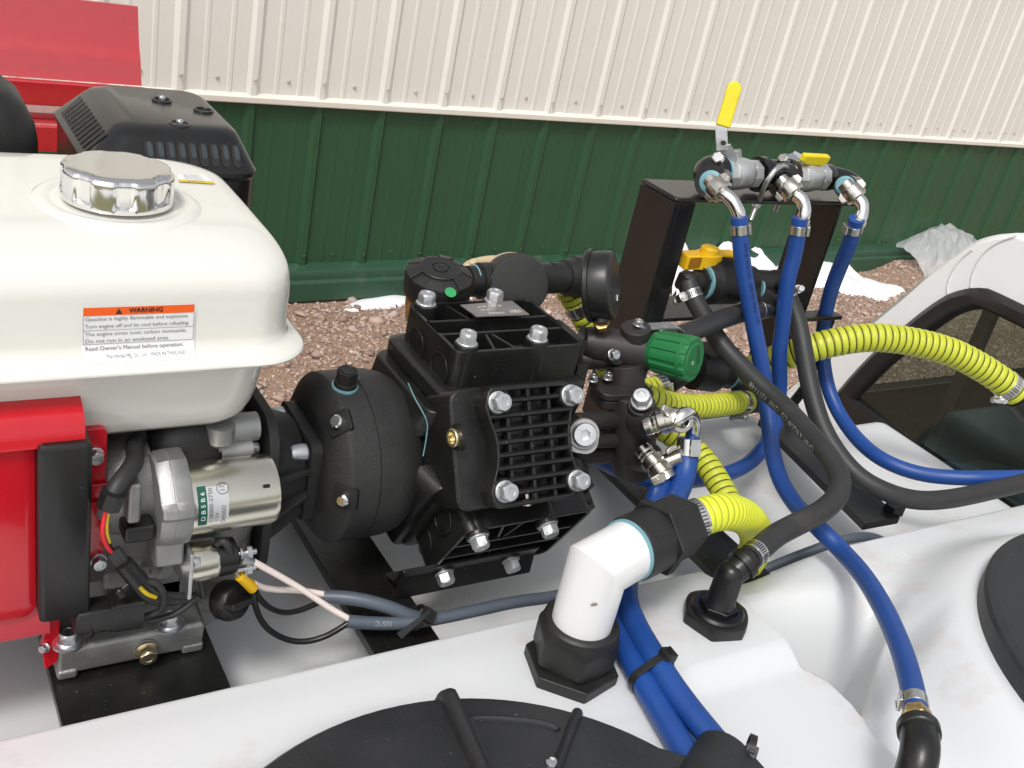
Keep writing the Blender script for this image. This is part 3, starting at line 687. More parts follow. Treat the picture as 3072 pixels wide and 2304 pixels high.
mb = MB(); mb.box(g0.x-.01, hx1+.006, .875, .898, g1.z-.006, g1.z); mb.build('shelf_tab', M['frame'], fr, bevel=.001)
mb = MB(); mb.box(hx1-.012, hx1+.008, .886, .890, ZP+.06, g1.z-.0062); mb.build('tab_web', M['frame'], fr, bevel=.001)
mb = MB(); a = A(1745, 830, y=.905); b = A(1690, 900, y=.93); mb.tube([a, b], .009, 4); mb.build('brace', M['frame'], fr, bevel=.001)
# ================================================================== FASTENERS
def hexbolt_mesh(name, R, H, washer=True, m=None, flange=False):
    mb = MB()
    hexr = lambda r, h: [V((r*math.cos(PI*k/3), r*math.sin(PI*k/3), h)) for k in range(6)]
    z0 = H*.22 if washer else 0
    if washer: mb.lathe((0,0,0), (0,0,1), [(0, R*1.12), (H*.14, R*1.14), (H*.2, R*1.06)], 24)
    # hexagon with a chamfered top
    n = 24; rings = []
    def hr(a): return R*math.cos(PI/6)/math.cos((a % (PI/3))-PI/6)
    for h, c in ((z0, 1.0), (z0+H*.72, 1.0)):
        rings.append([V((hr(2*PI*k/n)*c*math.cos(2*PI*k/n), hr(2*PI*k/n)*c*math.sin(2*PI*k/n), h - (H*.10*(hr(2*PI*k/n)/R-.866)/.134 if h > z0 else 0))) for k in range(n)])
    for rr, h in ((R*.83, z0+H*.78), (R*.45, z0+H*.80), (R*.40, z0+H*.76)):
        rings.append([V((rr*math.cos(2*PI*k/n), rr*math.sin(2*PI*k/n), h)) for k in range(n)])
    mb.loft(rings)
    o = mb.build(name, m or M['bolt'], None, smooth=30); me = o.data; bpy.data.objects.remove(o); return me
def cap_screw_mesh(name, R, H, m):
    mb = MB(); n = 48
    rings = [[V(((R*(1+.025*(k % 2)))*math.cos(2*PI*k/n), (R*(1+.025*(k % 2)))*math.sin(2*PI*k/n), h)) for k in range(n)] for h in (0, H*.88)]
    rings += [[V((r*math.cos(2*PI*k/n), r*math.sin(2*PI*k/n), h)) for k in range(n)] for r, h in ((R*.9, H), (R*.62, H))]
    hr = lambda a: R*.55*math.cos(PI/6)/math.cos((a % (PI/3))-PI/6)
    rings += [[V((hr(2*PI*k/n)*math.cos(2*PI*k/n), hr(2*PI*k/n)*math.sin(2*PI*k/n), h)) for k in range(n)] for h in (H*.98, H*.35)]
    mb.loft(rings); o = mb.build(name, m, None, smooth=30); me = o.data; bpy.data.objects.remove(o); return me
B_BIG = hexbolt_mesh('hex_bolt', .0086, .0118); B_MED = hexbolt_mesh('hex_bolt', .0085, .0110, m=M['zinc'])
B_SM = hexbolt_mesh('small_bolt', .0048, .0065, m=M['zinc']); B_TINY = hexbolt_mesh('small_bolt', .0035, .005, m=M['zinc'])
B_GOLD = hexbolt_mesh('drain_bolt', .0095, .0125, m=M['gold'])
B_CAP = cap_screw_mesh('cap_screw', .0082, .015, M['zinc'])
# ================================================================== ENGINE
en = thing('gasoline_engine', 'small petrol engine with cream fuel tank and red shroud, at the left', 'engine', (.16, .76, 1.3615))
# ---- fuel tank
def tr_ring(z, x0, x1, y0, y1, r, n=9): return [V((x, y, z)) for x, y in rrect(x0, x1, y0, y1, r, n)]
mb = MB()
mb.loft([tr_ring(1.580, -.05, .235, .700, .845, .03), tr_ring(1.5725, -.058, .248, .687, .862, .035), tr_ring(1.578, -.066, .258, .676, .874, .04), tr_ring(1.600, -.071, .2635, .670, .884, .042),
         tr_ring(1.6375, -.074, .2665, .6665, .890, .042), tr_ring(1.6395, -.079, .272, .660, .897, .043), tr_ring(1.6405, -.086, .288, .6475, .908, .045), tr_ring(1.6435, -.087, .2895, .646, .909, .045),
         tr_ring(1.6465, -.086, .288, .6475, .908, .045), tr_ring(1.6495, -.078, .2785, .660, .897, .040), tr_ring(1.655, -.075, .2765, .665, .894, .036), tr_ring(1.682, -.0745, .2775, .665, .8935, .036),
         tr_ring(1.700, -.074, .2770, .666, .893, .037), tr_ring(1.7085, -.070, .2740, .6735, .891, .040), tr_ring(1.7155, -.062, .2700, .687, .889, .044), tr_ring(1.7210, -.045, .262, .706, .886, .046), tr_ring(1.7238, -.015, .246, .728, .876, .042)])
ft = mb.build('fuel_tank', M['fuel'], en, smooth=55)
sub = ft.modifiers.new('subsurf', 'SUBSURF'); sub.levels = 1; sub.render_levels = 1
from mathutils.bvhtree import BVHTree
bpy.context.view_layer.update()
_bvh = BVHTree.FromObject(ft, bpy.context.evaluated_depsgraph_get()); _off = parent_loc(ft)
def front_y(x, z):
    h = _bvh.ray_cast(V((x, .3, z))-_off, V((0,1,0))); return (h[0]+_off).y if h[0] else .665
def top_z(x, y):
    h = _bvh.ray_cast(V((x, y, 2.2))-_off, V((0,0,-1))); return (h[0]+_off).z if h[0] else 1.72
CX, CY = .166, .770; CZ = top_z(CX, CY)+.001
mb = MB(); mb.lathe((CX, CY, CZ-.002), (0,0,1), [(-.004,.064),(.0005,.060),(.0025,.056),(.0028,.050),(.001,.046),(.0,.04)], 64); mb.build('filler_neck_rim', M['fuel'], ft, smooth=60)
mb = MB(); n = 144; R = []
def lobe(a):
    c = math.cos(8*(a+.25)); return c
for h, r, k, in ((0.0015, .0405, 0), (.0018, .0415, 0), (.0055, .0415, 0), (.0068, .0412, .95), (.0185, .0412, 1.0), (.0205, .0412, .62), (.0230, .0410, .55), (.0248, .0396, .55), (.0256, .0372, .5), (.0257, .030, .2), (.0255, .01, 0)):
    R.append([V((CX+(.96*r - .0032*k*min(1, max(0, math.cos(8*2*PI*j/n+.6)*1.7)))*math.cos(2*PI*j/n), CY+(.96*r - .0032*k*min(1, max(0, math.cos(8*2*PI*j/n+.6)*1.7)))*math.sin(2*PI*j/n), CZ+h)) for j in range(n)])
mb.loft(R); mb.build('fuel_cap', M['chrome'], ft, smooth=40)
# warning sticker on the front face
s0 = A(176, 664, y=.6645); s1 = A(420, 656, y=.6645); s2 = A(174, 772, y=.6645); s3 = A(421, 762, y=.6645)
SW = ((s1.x-s0.x)+(s3.x-s2.x))/2; SH = ((s0.z-s2.z)+(s1.z-s3.z))/2; sx = (s0.x+s2.x)/2; sz = (s2.z+s3.z)/2
YS = .6630
def tank_front(z): return YS + .0018*0
_zz = np.linspace(sz-.01, sz+SH+.01, 24); _yy = [min(front_y(sx+SW*f, z_) for f in (.02, .35, .65, .98))-.0007 for z_ in _zz]
def ysf(z): return float(np.interp(z, _zz, _yy))
def st(x, y, d=0): return V((sx + x*SW, ysf(sz + y*SH) - d, sz + y*SH))
mb = MB(); vs = []; NR = 24
for k in range(NR+1):
    b = SH*k/NR; e = max(0, .003-min(b, SH-b)); c_ = .003-math.sqrt(max(0, .003**2-e*e)) if e > 0 else 0
    vs += [(sx+c_, ysf(sz+b), sz+b), (sx+SW-c_, ysf(sz+b), sz+b)]
mb.add(vs, [(2*k, 2*k+1, 2*k+3, 2*k+2) for k in range(NR)]); wst = mb.build('warning_sticker', M['white'], ft, smooth=0)
mb = MB(); mb.add([st(.015, .83, .0003), st(.985, .83, .0003), st(.985, .985, .0003), st(.015, .985, .0003)], [(0,1,2,3)]); mb.build('orange_band', M['orange'], wst, smooth=0)
mb = MB()
def bar(x0, x1, y0, y1): mb.add([st(x0, y0, .0004), st(x1, y0, .0004), st(x1, y1, .0004), st(x0, y1, .0004)], [(0,1,2,3)])
for y in (.545, .285): bar(.015, .985, y-.004, y+.004)
for x in (.015, .985): bar(x-.002, x+.002, .285, .83)
mb.build('ruled_lines', M['greyink'], wst, smooth=0)
fl = lambda x, y: V((sx + x, ysf(sz+y)-.0005, sz + y))
H_ = SH
letters(wst, M['blackink'], [('WARNING', SW*.55, H_*.905, H_*.120, 'CENTER', 1.02)], fl, 'heading', bold=.0003)
letters(wst, M['greyink'], [('Gasoline is highly flammable and explosive.', SW*.03, H_*.765, H_*.100, 'LEFT', 1.04), ('Turn engine off and let cool before refueling.', SW*.03, H_*.625, H_*.100, 'LEFT', 1.0),
        ('The engine emits toxic carbon monoxide.', SW*.03, H_*.475, H_*.100, 'LEFT', 1.05), ('Do not run in an enclosed area.', SW*.03, H_*.345, H_*.105, 'LEFT', 1.08),
        ("Read Owner's Manual before operation.", SW*.03, H_*.205, H_*.10, 'LEFT', 1.06), ('Thai Honda Mfg. Co., Ltd.   MADE IN THAILAND', SW*.20, H_*.075, H_*.070, 'LEFT', .98)], fl, 'lettering')
mb = MB(); tx, ty = SW*.315, H_*.905; q = H_*.055
mb.add([fl(tx-q*1.1, ty-q), fl(tx+q*1.1, ty-q), fl(tx, ty+q)], [(0,1,2)]); mb.build('warning_triangle', M['blackink'], wst, smooth=0)
# small caution sticker on the far top
def on_top(u, v):
    z = 1.72
    for _ in range(6): q = A(u, v, z=z); z = top_z(q.x, q.y)
    return V((q.x, q.y, z))
c0 = on_top(382, 378); c1 = on_top(440, 380); c2 = on_top(466, 400); c3 = on_top(386, 395)
mb = MB(); q = [c0, c1, c2, c3]; mb.add([p+V((0,0,.0009)) for p in q], [(0,1,2,3)]); cs = mb.build('caution_sticker', M['white'], ft, smooth=0)
mb = MB(); L_ = lambda a, b, t: a.lerp(b, t)
mb.add([L_(c3, c0, .0)+V((0,0,.0011)), L_(c2, c1, 0)+V((0,0,.0011)), L_(c2, c1, .28)+V((0,0,.0011)), L_(c3, c0, .28)+V((0,0,.0011))], [(0,1,2,3)]); mb.build('yellow_band', M['yelwire'], cs, smooth=0)
fcap = lambda x, y: L_(L_(c3, c2, x), L_(c0, c1, x), y)+V((0,0,.0013))
letters(cs, M['greyink'], [('CAUTION', .5, .15, .2, 'CENTER', .5)] + [('Engine and muffler get hot', .5, yy, .13, 'CENTER', .42) for yy in (.42, .58, .74, .88)], fcap)
# ---- muffler guard behind the tank
YF, YB = .955, 1.150
p = lambda u, v, y: A(u, v, y=y)
xl, xr_ = p(196, 300, YF).x, p(572, 345, YF).x-.004
zt = p(430, 305, YF+.012).z
def mring(z, i, r=.02): return [V((x, y, z)) for x, y in rrect(xl+i, xr_-i*.45, YF+i*.9, YB-.004-i*.4, r, 5)]
mb = MB(); mb.loft([mring(1.45, .0), mring(zt-.034, .0), mring(zt-.030, -.003), mring(zt-.026, -.003), mring(zt-.0235, .0), mring(zt-.002, .022), mring(zt+.003, .028), mring(zt+.006, .042, .018)], cap1=True)
mg = mb.build('muffler_guard', M['blkpaint'], en, smooth=32)
# slots: dark pockets; bright reflection on their lips put into the grey
mb = MB(); mb2 = MB(); sl_ = []
for k in range(9):
    u = 320 + k*25.2
    sl_.append(u)
def slope_pt(x, t, off=0):      # t 0 bottom .. 1 top of the front chamfer
    y = YF + .0198*t; z = zt-.0235 + .0215*t
    return V((x, y - .65*off, z + .75*off))
for k in range(9):
    x0 = A(322 + 23.5*k, 335, y=YF+.010).x; w_ = .0042
    pts = []
    for a in range(12):
        an = 2*PI*a/12; pts.append((x0 + w_*math.cos(an)*(1), .5 + (.22*(1 if math.sin(an) > 0 else -1) + .20*math.sin(an)) if abs(math.sin(an)) > .01 else .5))
    mb.add([slope_pt(x, t, .0006) for x, t in pts], [tuple(range(12))])
    pts2 = [slope_pt(x0 + w_*.25 + (x-x0)*.62, .30 + .62*t, .0010) for x, t in pts]
    mb2.add(pts2, [tuple(range(12))])
mb.build('vent_slots', M['dark'], mg, smooth=0)
mb2.build('vent_lips', mat('vent_lip_sheen', (.07,.08,.085), .25, .5), mg, smooth=0)
mb = MB()
for k in range(11):
    y0 = YF + .034 + (YB-YF-.075)*k/10.0
    a = [(0.1, -.0022), (.9, -.0022), (.95, 0), (.9, .0022), (.1, .0022), (.05, 0)]
    mb.add([V((xl + .0215*t - .0006, y0 + d, zt-.0235 + .0215*t + .0006)) for t, d in a], [tuple(range(6))])
mb.build('side_vent_slots', M['dark'], mg, smooth=0)
for u, v in ((350, 216), (440, 238), (388, 268)):
    q = A(u, v, z=zt+.006)
    mb = MB(); mb.lathe(q, (0,0,1), [(-.001, .0105), (.0012, .0098), (.0012, .0085), (-.0005, .007)], 28); dm = mb.build('screw_dimple', M['blkpaint'], mg)
    if u != 440: inst(B_TINY, 'small_bolt', mg, frame(q + V((0,0,-.001)), (0,0,1)))
mb = MB(); pp = p(500, 430, YF-.001); mb.box(xl+.09, xr_-.022, YF-.0015, YF+.002, zt-.062, zt-.056); mb.build('guard_rib', M['blkpaint'], mg, bevel=.0006)
# ---- air cleaner cover at far left
q = p(62, 187, 1.0); q1 = p(92, 340, .96)
mb = MB(); xa = q1.x; zt2 = p(30, 186, .99).z
def aring(z, i, r): return [V((x, y, z)) for x, y in rrect(-.12+i, xa-i, .955+i*.6, 1.08-i*.6, r, 6)]
mb.loft([aring(1.5, .0, .03), aring(zt2-.045, .0, .03), aring(zt2-.030, .0025, .03), aring(zt2-.014, .010, .03), aring(zt2-.004, .022, .03), aring(zt2, .04, .025)]); mb.build('air_cleaner_cover', M['blkm'], en, smooth=50)
mb = MB(); mb.box(-.11, xa-.004, .947, .956, 1.55, zt2-.052); mb.build('air_cleaner_base', M['blkpaint'], en, bevel=.004)
# ---- cylinder block, hidden mass between
mb = MB(); mb.box(-.02, .25, .73, .93, 1.385, 1.565); mb.build('cylinder_block', M['alu'], en, bevel=.012)
# ---- red fan shroud at left
za = A(95, 965, y=.65).z; zb = A(60, 1345, y=.65).z
mb = MB()
mb.loft([[V((x, y, z)) for x, z in rrect(-.16, A(78, 1100, y=yy).x+dx, zb+.002+dz, za+.012, .012, 5)] for yy, y, dx, dz in ((.652, .652, -.006, .004), (.65, .654, 0, 0), (.65, .80, 0, 0))])
sh = mb.build('fan_shroud', M['red'], en, smooth=40)
h0 = A(186, 888, y=.652); h1 = A(190, 958, y=.647)
mb = MB(); mb.prism([(.72, h0.z+.004), (.668, h0.z+.003), (.655, h0.z-.001), (.649, h0.z-.008), (.6465, h1.z), (.6495, h1.z), (.653, h0.z-.010), (.660, h0.z-.004), (.72, h0.z)], (0,0,0), (0,1,0), (0,0,1), (1,0,0), -.16, h0.x-.001)
mb.build('shroud_hood', M['red'], en, smooth=50)
r0 = A(197, 935, y=.668); r1 = A(225, 1195, y=.668)
mb = MB(); mb.loft([[V((x, y, z)) for x, z in rrect(r0.x-.02, r1.x, r1.z-.008, r0.z+.003, .005, 4)] for y in (.668, .674)]); sp2 = mb.build('shroud_flange', M['red'], en, bevel=.001)
for u, v in ((205, 982), (212, 1210)):
    q = A(u, v, y=.668); inst(B_SM, 'small_bolt', sp2, frame(q, (0,-1,0)) @ Matrix.Scale(1.15, 4))
for v in (1052, 1090):
    q = A(208, v, y=.667); mb = MB(); mb.box(q.x-.010, q.x+.011, .664, .668, q.z-.0035, q.z+.0035); mb.build('flange_step', M['red'], sp2, bevel=.0015)
q0 = A(82, 965, y=.643); q1 = A(192, 1335, y=.643)
mb = MB(); mb.loft([[V((x, y, z)) for x, z in rrect(q0.x+i, q1.x-i, A(100,1343,y=.643).z+i, q0.z-i, .004, 3)] for y, i in ((.640, .0025), (.6425, 0), (.69, 0))])
mb.build('control_box', M['blk'], en, smooth=40)
# lower round part with a striped label, bracket
mb = MB(); cl = A(108, 1376, y=.657); mb.loft([[V((x, y, z)) for y, z in rrect(.657, .76, cl.z, cl.z+.06, .006, 3)] for x in (-.16, cl.x)]); rc = mb.build('recoil_cover', mat('red_paint_with_sheen', srgb(200,70,80), .35, var=.03), en, smooth=40)  # pinkish reflection on the red put into its base colour
l0 = A(8, 1363, y=.665); 
mb = MB(); mb.add([A(5, 1352, y=.658), A(58, 1350, y=.658), A(56, 1374, y=.658), A(8, 1378, y=.658)], [(0,1,2,3)]); lb = mb.build('striped_label', M['white'], rc, smooth=0)
mb = MB()
for k in range(3):
    a = 20+13*k; mb.add([A(a, 1352, y=.6575), A(a+8, 1352, y=.6575), A(a+8, 1376, y=.6575), A(a, 1377, y=.6575)], [(0,1,2,3)])
mb.build('label_stripes', M['greyink'], lb, smooth=0)
mb = MB(); q = A(105, 1385, y=.668); mb.prism([(0,0),(.008,.028),(.014,.03),(.012,-.02),(.003,-.026)], (q.x-.006, .668, q.z), (1,0,0), (0,0,1), (0,1,0), -.003, .003); br_ = mb.build('shroud_bracket', M['red'], en, bevel=.0008)
inst(B_TINY, 'small_bolt', br_, frame(A(98, 1398, y=.664), (-.6,-.7,.2)))
# ---- crankcase and foot
mb = MB()
c0 = A(125, 1380, z=1.392); 
z_f = 1.394
F = [A(118, 1408, z=z_f), A(437, 1340, z=z_f)]
mb.loft([[V((.109,.664,1.366)), V((.222,.664,1.366)), V((.222,.74,1.366)), V((.109,.74,1.366))], [V((.109,.662,z_f-.004)), V((.2235,.662,z_f-.004)), V((.2235,.74,z_f-.002)), V((.109,.74,z_f-.002))],
         [V((.110,.664,z_f)), V((.222,.664,z_f)), V((.222,.74,z_f+.004)), V((.110,.74,z_f+.004))]])
mb.box(.108, .1235, .6615, .70, 1.3625, 1.372); mb.box(.205, .2235, .6625, .70, 1.3625, 1.372)
foot = mb.build('mounting_foot', M['alu'], en, bevel=.003)
for u, v in ((147, 1388), (366, 1350)):
    q = A(u, v, z=z_f+.003); mb = MB(); mb.lathe(q, (0,0,1), [(0,.0125),(.0018,.0125)], 28); mb.build('washer', M['zinc'], foot)
    inst(B_MED, 'hex_bolt', foot, frame(q + V((0,0,.0017)), (0,0,1)) @ Matrix.Scale(.93, 4))
q = A(314, 1400, y=.662); mb = MB(); mb.lathe(q+V((0,.004,0)), (0,-1,0), [(0,.0105),(.006,.0100)], 24); mb.build('drain_boss', M['alu'], foot)
inst(B_GOLD, 'drain_bolt', foot, frame(q + V((0,-.002,0)), (0,-1,-.12)) @ Matrix.Scale(.82, 4))
mb = MB()
mb.box(.128, .272, .700, .86, 1.390, 1.500)
mb.lathe((.13, .765, 1.48), (1,0,0), [(0,.085),(.10,.085),(.13,.078),(.142,.07)], 40)
cc_ = mb.build('crankcase', M['alu'], en, bevel=.008)
for (u0, v0, u1, v1, y, dep) in ((225,1215,330,1262,.69,.03),(300,1262,395,1310,.70,.03),(420,1268,530,1330,.70,.035),(228,1290,310,1345,.69,.02)):
    a = A(u0, v0, y=y); b = A(u1, v1, y=y)
    mb = MB(); mb.box(a.x, b.x, y, y+dep, min(a.z,b.z), max(a.z,b.z)); mb.build('casting_rib', M['alu'], cc_, bevel=.004)
for u, v, r, y, dd in ((352,1232,.010,.686,.02),(438,1335,.012,.69,.02),(505,1320,.010,.69,.02),(455,1305,.008,.684,.02),(300,1180,.012,.69,.02),(345,1225,.007,.682,.02)):
    q = A(u, v, y=y); mb = MB(); mb.lathe(q, (0,1,0), [(0,r*.85),(.002,r),(dd,r*1.1)], 24); mb.build('casting_boss', M['alu2'], cc_)
q = A(322, 1224, y=.684); mb = MB(); mb.ring(q, (0,-.6,.8), .0105, .007, .003); mb.build('sight_ring', M['stainless'], cc_)
# ---- upper governor area: shiny castings under the tank
mb = MB(); a = A(232, 940, y=.72); b = A(470, 1010, y=.72)
mb.box(a.x, b.x, .715, .78, b.z, a.z+.01); up = mb.build('manifold_plate', M['alu'], en, bevel=.006)
q = A(400, 965, y=.70); mb = MB(); mb.sphere(q, .030, sz=(1.05,.7,1.0)); mb.build('carburettor_bowl', M['blkm'], up)
mb = MB(); a = A(232, 1005, y=.70); b = A(340, 990, y=.70); mb.cyl(a, b, .009); mb.build('governor_shaft', M['alu2'], up)
q = A(475, 935, y=.690); mb = MB(); mb.lathe(q+V((0,0,.008)), (0,0,-1), [(0,.0115),(.014,.0115),(.017,.009)], 24); mb.build('fuel_strainer_cup', M['alu2'], up)
inst(B_SM, 'small_bolt', up, frame(q+V((0,0,-.009)), (0,0,-1)))
q = A(520, 950, y=.705); mb = MB(); mb.cyl(q+V((-.022,0,.012)), q+V((.012,0,.012)), .012); mb.cyl(q+V((-.020,-.008,-.004)), q+V((.006,-.008,-.004)), .009); mb.build('side_cover_boss', M['alu2'], up)
inst(B_SM, 'small_bolt', up, frame(q+V((.006,-.008,-.004)), (1,0,0)))
q = A(500, 985, y=.700); mb = MB()
for dx in (-.012, -.003, .006): mb.ring(q+V((dx,0,-.004)), (1,0,0), .011, .004, .003)
mb.cyl(q+V((-.02,0,-.004)), q+V((.016,0,-.004)), .008); mb.build('governor_arm_pivot', M['alu2'], up)
# side cover and dark gasket plate towards the gear reducer
mb = MB(); mb.box(.262, .272, .712, .850, 1.40, 1.535); mb.build('side_cover', M['alu2'], en, bevel=.006)
# ---- starter motor
sa = A(404, 1088, y=.662); sc_ = V((sa.x, .668, A(500, 1075, y=.662).z)); SR = .0285
z0s = sc_.z
x0s, x1s = A(398, 1085, y=.664).x, A(590, 1070, y=.664).x
mb = MB(); mb.lathe((x0s, sc_.y, z0s), (1,0,0), [(0,SR),(x1s-x0s-.006,SR),(x1s-x0s-.002,SR-.0015),(x1s-x0s,SR-.006)], 56); stm = mb.build('starter_motor', M['starter'], en, smooth=40)
mb = MB(); mb.lathe((x1s, sc_.y+.002, z0s-.002), (1,0,0), [(0,.009),(.004,.009),(.0055,.007)], 24); mb.build('starter_end_boss', M['starter'], stm)
for an in (40, 110): 
    mb = MB(); a_ = math.radians(an); mb.box(x1s-.016, x1s-.011, sc_.y-math.cos(a_)*SR-.0012, sc_.y-math.cos(a_)*SR+.0012, z0s+math.sin(a_)*SR-.0012, z0s+math.sin(a_)*SR+.001); mb.build('crimp_mark', M['dark'], stm)
def cylmap(xx, ang, off=.0004): return V((xx, sc_.y - (SR+off)*math.cos(ang), z0s + (SR+off)*math.sin(ang)))
def cylpatch(x0, x1, a0, a1, off, m, nm):
    mb = MB(); k = 12; vs = []
    for i in range(k+1):
        a = a0+(a1-a0)*i/k; vs += [cylmap(x0, a, off), cylmap(x1, a, off)]
    mb.add(vs, [(2*i, 2*i+1, 2*i+3, 2*i+2) for i in range(k)]); return mb.build(nm, m, stm, smooth=0)
tgt = lambda u, v: A(u, v, y=sc_.y-SR*.9).x
g0, g1 = tgt(430, 1070), tgt(449, 1070)
cylpatch(g0, g1, math.radians(-12), math.radians(52), .0004, mat('green_label_print', srgb(14,88,72), .4), 'green_label')
cylpatch(g1, g1+.0165, math.radians(-8), math.radians(50), .0003, mat('silver_label', (.66,.67,.68), .35, .4), 'silver_label')
fc = lambda x, y: cylmap(g0 + x, math.radians(20) + y/SR, .0007)
rot = lambda f: (lambda x, y: f(-y, x))
letters(stm, M['white'], [('D B 5 B 6', 0, -(g1-g0)*.55, .0046, 'CENTER', 1.25)], lambda x, y: cylmap(g0 - y, math.radians(20)+x/SR, .0007), 'label_code')
letters(stm, M['greyink'], [('128000-2750', 0, -(g1-g0)-.003, .0044, 'CENTER', 1.2), ('12V', -.0095, -(g1-g0)-.0075, .0044, 'CENTER', 1.2), ('DENSO', -.008, -(g1-g0)-.0125, .0046, 'CENTER', 1.0), ('17', .0125, -(g1-g0)-.0125, .0055, 'CENTER', 1.0)], lambda x, y: cylmap(g0 - y, math.radians(20)+x/SR, .0007), 'label_print')
mb = MB(); vs = []
for i in range(25):
    a = 2*PI*i/24
    for r in (.0042, .0046): vs.append(cylmap(g0+(g1-g0)+.0125+r*math.cos(a), math.radians(20)+(.0125+r*math.sin(a))/SR, .0008))
mb.add(vs, [(2*i, 2*i+1, 2*i+3, 2*i+2) for i in range(24)]); mb.build('label_circle', M['blackink'], stm, smooth=0)
# starter drive housing
hx0_, hx1_ = A(330, 1090, y=.664).x, x0s
poly = []
for an, r in ((-100,.034),(-70,.036),(-40,.034),(-15,.0335),(8,.034),(15,.040),(24,.0405),(32,.035),(60,.036),(85,.040),(110,.042),(150,.040),(200,.040),(240,.038)):
    a = math.radians(an); poly.append((-r*math.cos(a), r*math.sin(a)))
mb = MB(); mb.loft([[V((x, sc_.y+a*k, z0s+b*k)) for a, b in poly] for x, k in ((hx0_, .93), (hx0_+.002, .97), (hx0_+.010, 1.0), (hx0_+.0105, .99), (hx0_+.011, 1.0), (hx1_-.002, 1.0), (hx1_, .97))])
dh = mb.build('starter_housing', M['alu2'], en, smooth=30)
q = cylmap(x0s-.004, math.radians(21), .005); inst(B_SM, 'small_bolt', dh, frame(q, (1,0,0)) @ Matrix.Scale(.8, 4))
mb = MB(); mb.lathe((hx0_-.046, sc_.y+.034, z0s-.002), (1,0,0), [(0,.028),(.006,.034),(.03,.040),(.048,.040)], 36); mb.build('bell_housing', M['alu'], en, smooth=50)
mb = MB(); a = A(285, 1050, y=.655); mb.box(a.x-.004, a.x+.006, .648, .67, a.z-.03, a.z+.005); mb.build('housing_rib', M['alu'], dh, bevel=.003)
# lower lug, solenoid
a = A(335, 1165, y=.652); b = A(396, 1218, y=.652)
mb = MB(); mb.box(a.x, b.x, .650, .675, b.z, a.z+.004); mb.build('solenoid_mount', M['alu2'], dh, bevel=.003)
s0_ = A(408, 1222, y=.655); s1_ = A(468, 1212, y=.655); zc_ = A(436, 1218, y=.655).z
mb = MB(); mb.lathe((s0_.x, .660, zc_), (1,0,0), [(0,.0175),(s1_.x-s0_.x-.002,.0175),(s1_.x-s0_.x,.016)], 40); so_ = mb.build('solenoid', M['starter'], en, smooth=40)
mb = MB(); mb.lathe((s1_.x, .660, zc_), (1,0,0), [(0,.0155),(.003,.0158),(.015,.0150),(.016,.013)], 30); mb.build('solenoid_cap', M['blk'], so_, smooth=40)
mb = MB(); mb.box(s0_.x-.004, s0_.x-.0005, .640, .683, zc_-.022, zc_+.022); mb.build('solenoid_plate', M['zinc'], so_, bevel=.001)
inst(B_SM, 'small_bolt', so_, frame(V((s0_.x-.0005, .643, zc_+.013)), (1,0,0)) @ Matrix.Scale(.8, 4))
mb = MB(); st0 = V((s1_.x+.016, .655, zc_+.004)); mb.cyl(st0, st0+V((.016,0,0)), .0025); mb.ring(st0+V((.002,0,0)), (1,0,0), .006, .0015, .0015); mb.ring(st0+V((.008,0,0)), (1,0,0), .0055, .0015, .004, n=6); mb.build('terminal_stud', M['zinc'], so_)
mb = MB(); st1 = V((s1_.x+.014, .652, zc_-.010)); mb.cyl(st1, st1+V((.018,0,0)), .0022); mb.ring(st1+V((.010,0,0)), (1,0,0), .005, .0015, .004, n=6); mb.build('terminal_stud', M['zinc'], so_)
# oil filler cap
q = A(515, 1300, y=.655); d = V((.45,-.75,.35)).normalized(); fm = frame(q, d, (1,0,0)); mb = MB(); mb.M = fm
mb.lathe((0,0,-.018), (0,0,1), [(0,.0165),(.010,.0175),(.014,.0165),(.018,.0145)], 32); mb.box(-.016, .018, -.003, .003, -.002, .010); mb.M = Matrix.Identity(4)
oc = mb.build('oil_cap', M['blk'], en, bevel=.0015)
mb = MB(); mb.cyl(q-d*.034, q-d*.018, .013); mb.build('oil_filler_neck', M['alu'], en)
# wiring: sleeve, loom, connector
def wire(name, pts, r, m, par=en, step=.004, n=10):
    mb = MB(); mb.tube(relax(smoothline([A(u, v, y=y) for u, v, y in pts], step), 2), r, n); return mb.build(name, m, par, smooth=60)
wire('wire_sleeve', [(300,945,.70),(290,965,.685),(293,990,.672),(280,1015,.655),(258,1042,.645),(244,1068,.640),(235,1092,.640)], .0068, M['rubber'])
mb = MB(); a, b = A(247, 1062, y=.638), A(234, 1095, y=.638); mb.tube([a, b], [.0095, .0090], 8); mb.build('sleeve_clip', M['blk'], en)
wire('red_lead', [(233,1090,.640),(225,1120,.640),(221,1150,.642),(229,1178,.645),(246,1198,.648)], .0017, M['redwire'])
wire('yellow_lead', [(238,1090,.640),(231,1120,.641),(230,1150,.644),(236,1172,.647)], .0015, M['yelwire'])
wire('black_lead', [(236,1092,.642),(228,1125,.643),(227,1152,.645),(236,1180,.648),(250,1200,.650)], .0018, M['blk'])
for k, (du, dv) in enumerate(((0,0),(8,-5),(-6,6),(4,5))):
    wire('loom_wire', [(243+du,1190+dv,.648),(262+du,1215+dv,.645),(282+du,1240+dv,.643),(300+du,1260+dv,.642),(318+du,1278+dv*1.5,.642),(345+du,1292+dv*1.5,.645),(385+du,1293+dv,.65),(415+du*.5,1290+dv*.5,.652)], .0030, M['rubber'])
mb = MB(); mb.tube([A(266, 1216, y=.643), A(300, 1256, y=.640)], [.0068, .0078], 12); mb.build('loom_wrap', M['blk'], en)
wire('yellow_lead', [(292,1252,.638),(302,1268,.637),(318,1284,.638),(336,1290,.641)], .0017, M['yelwire'])
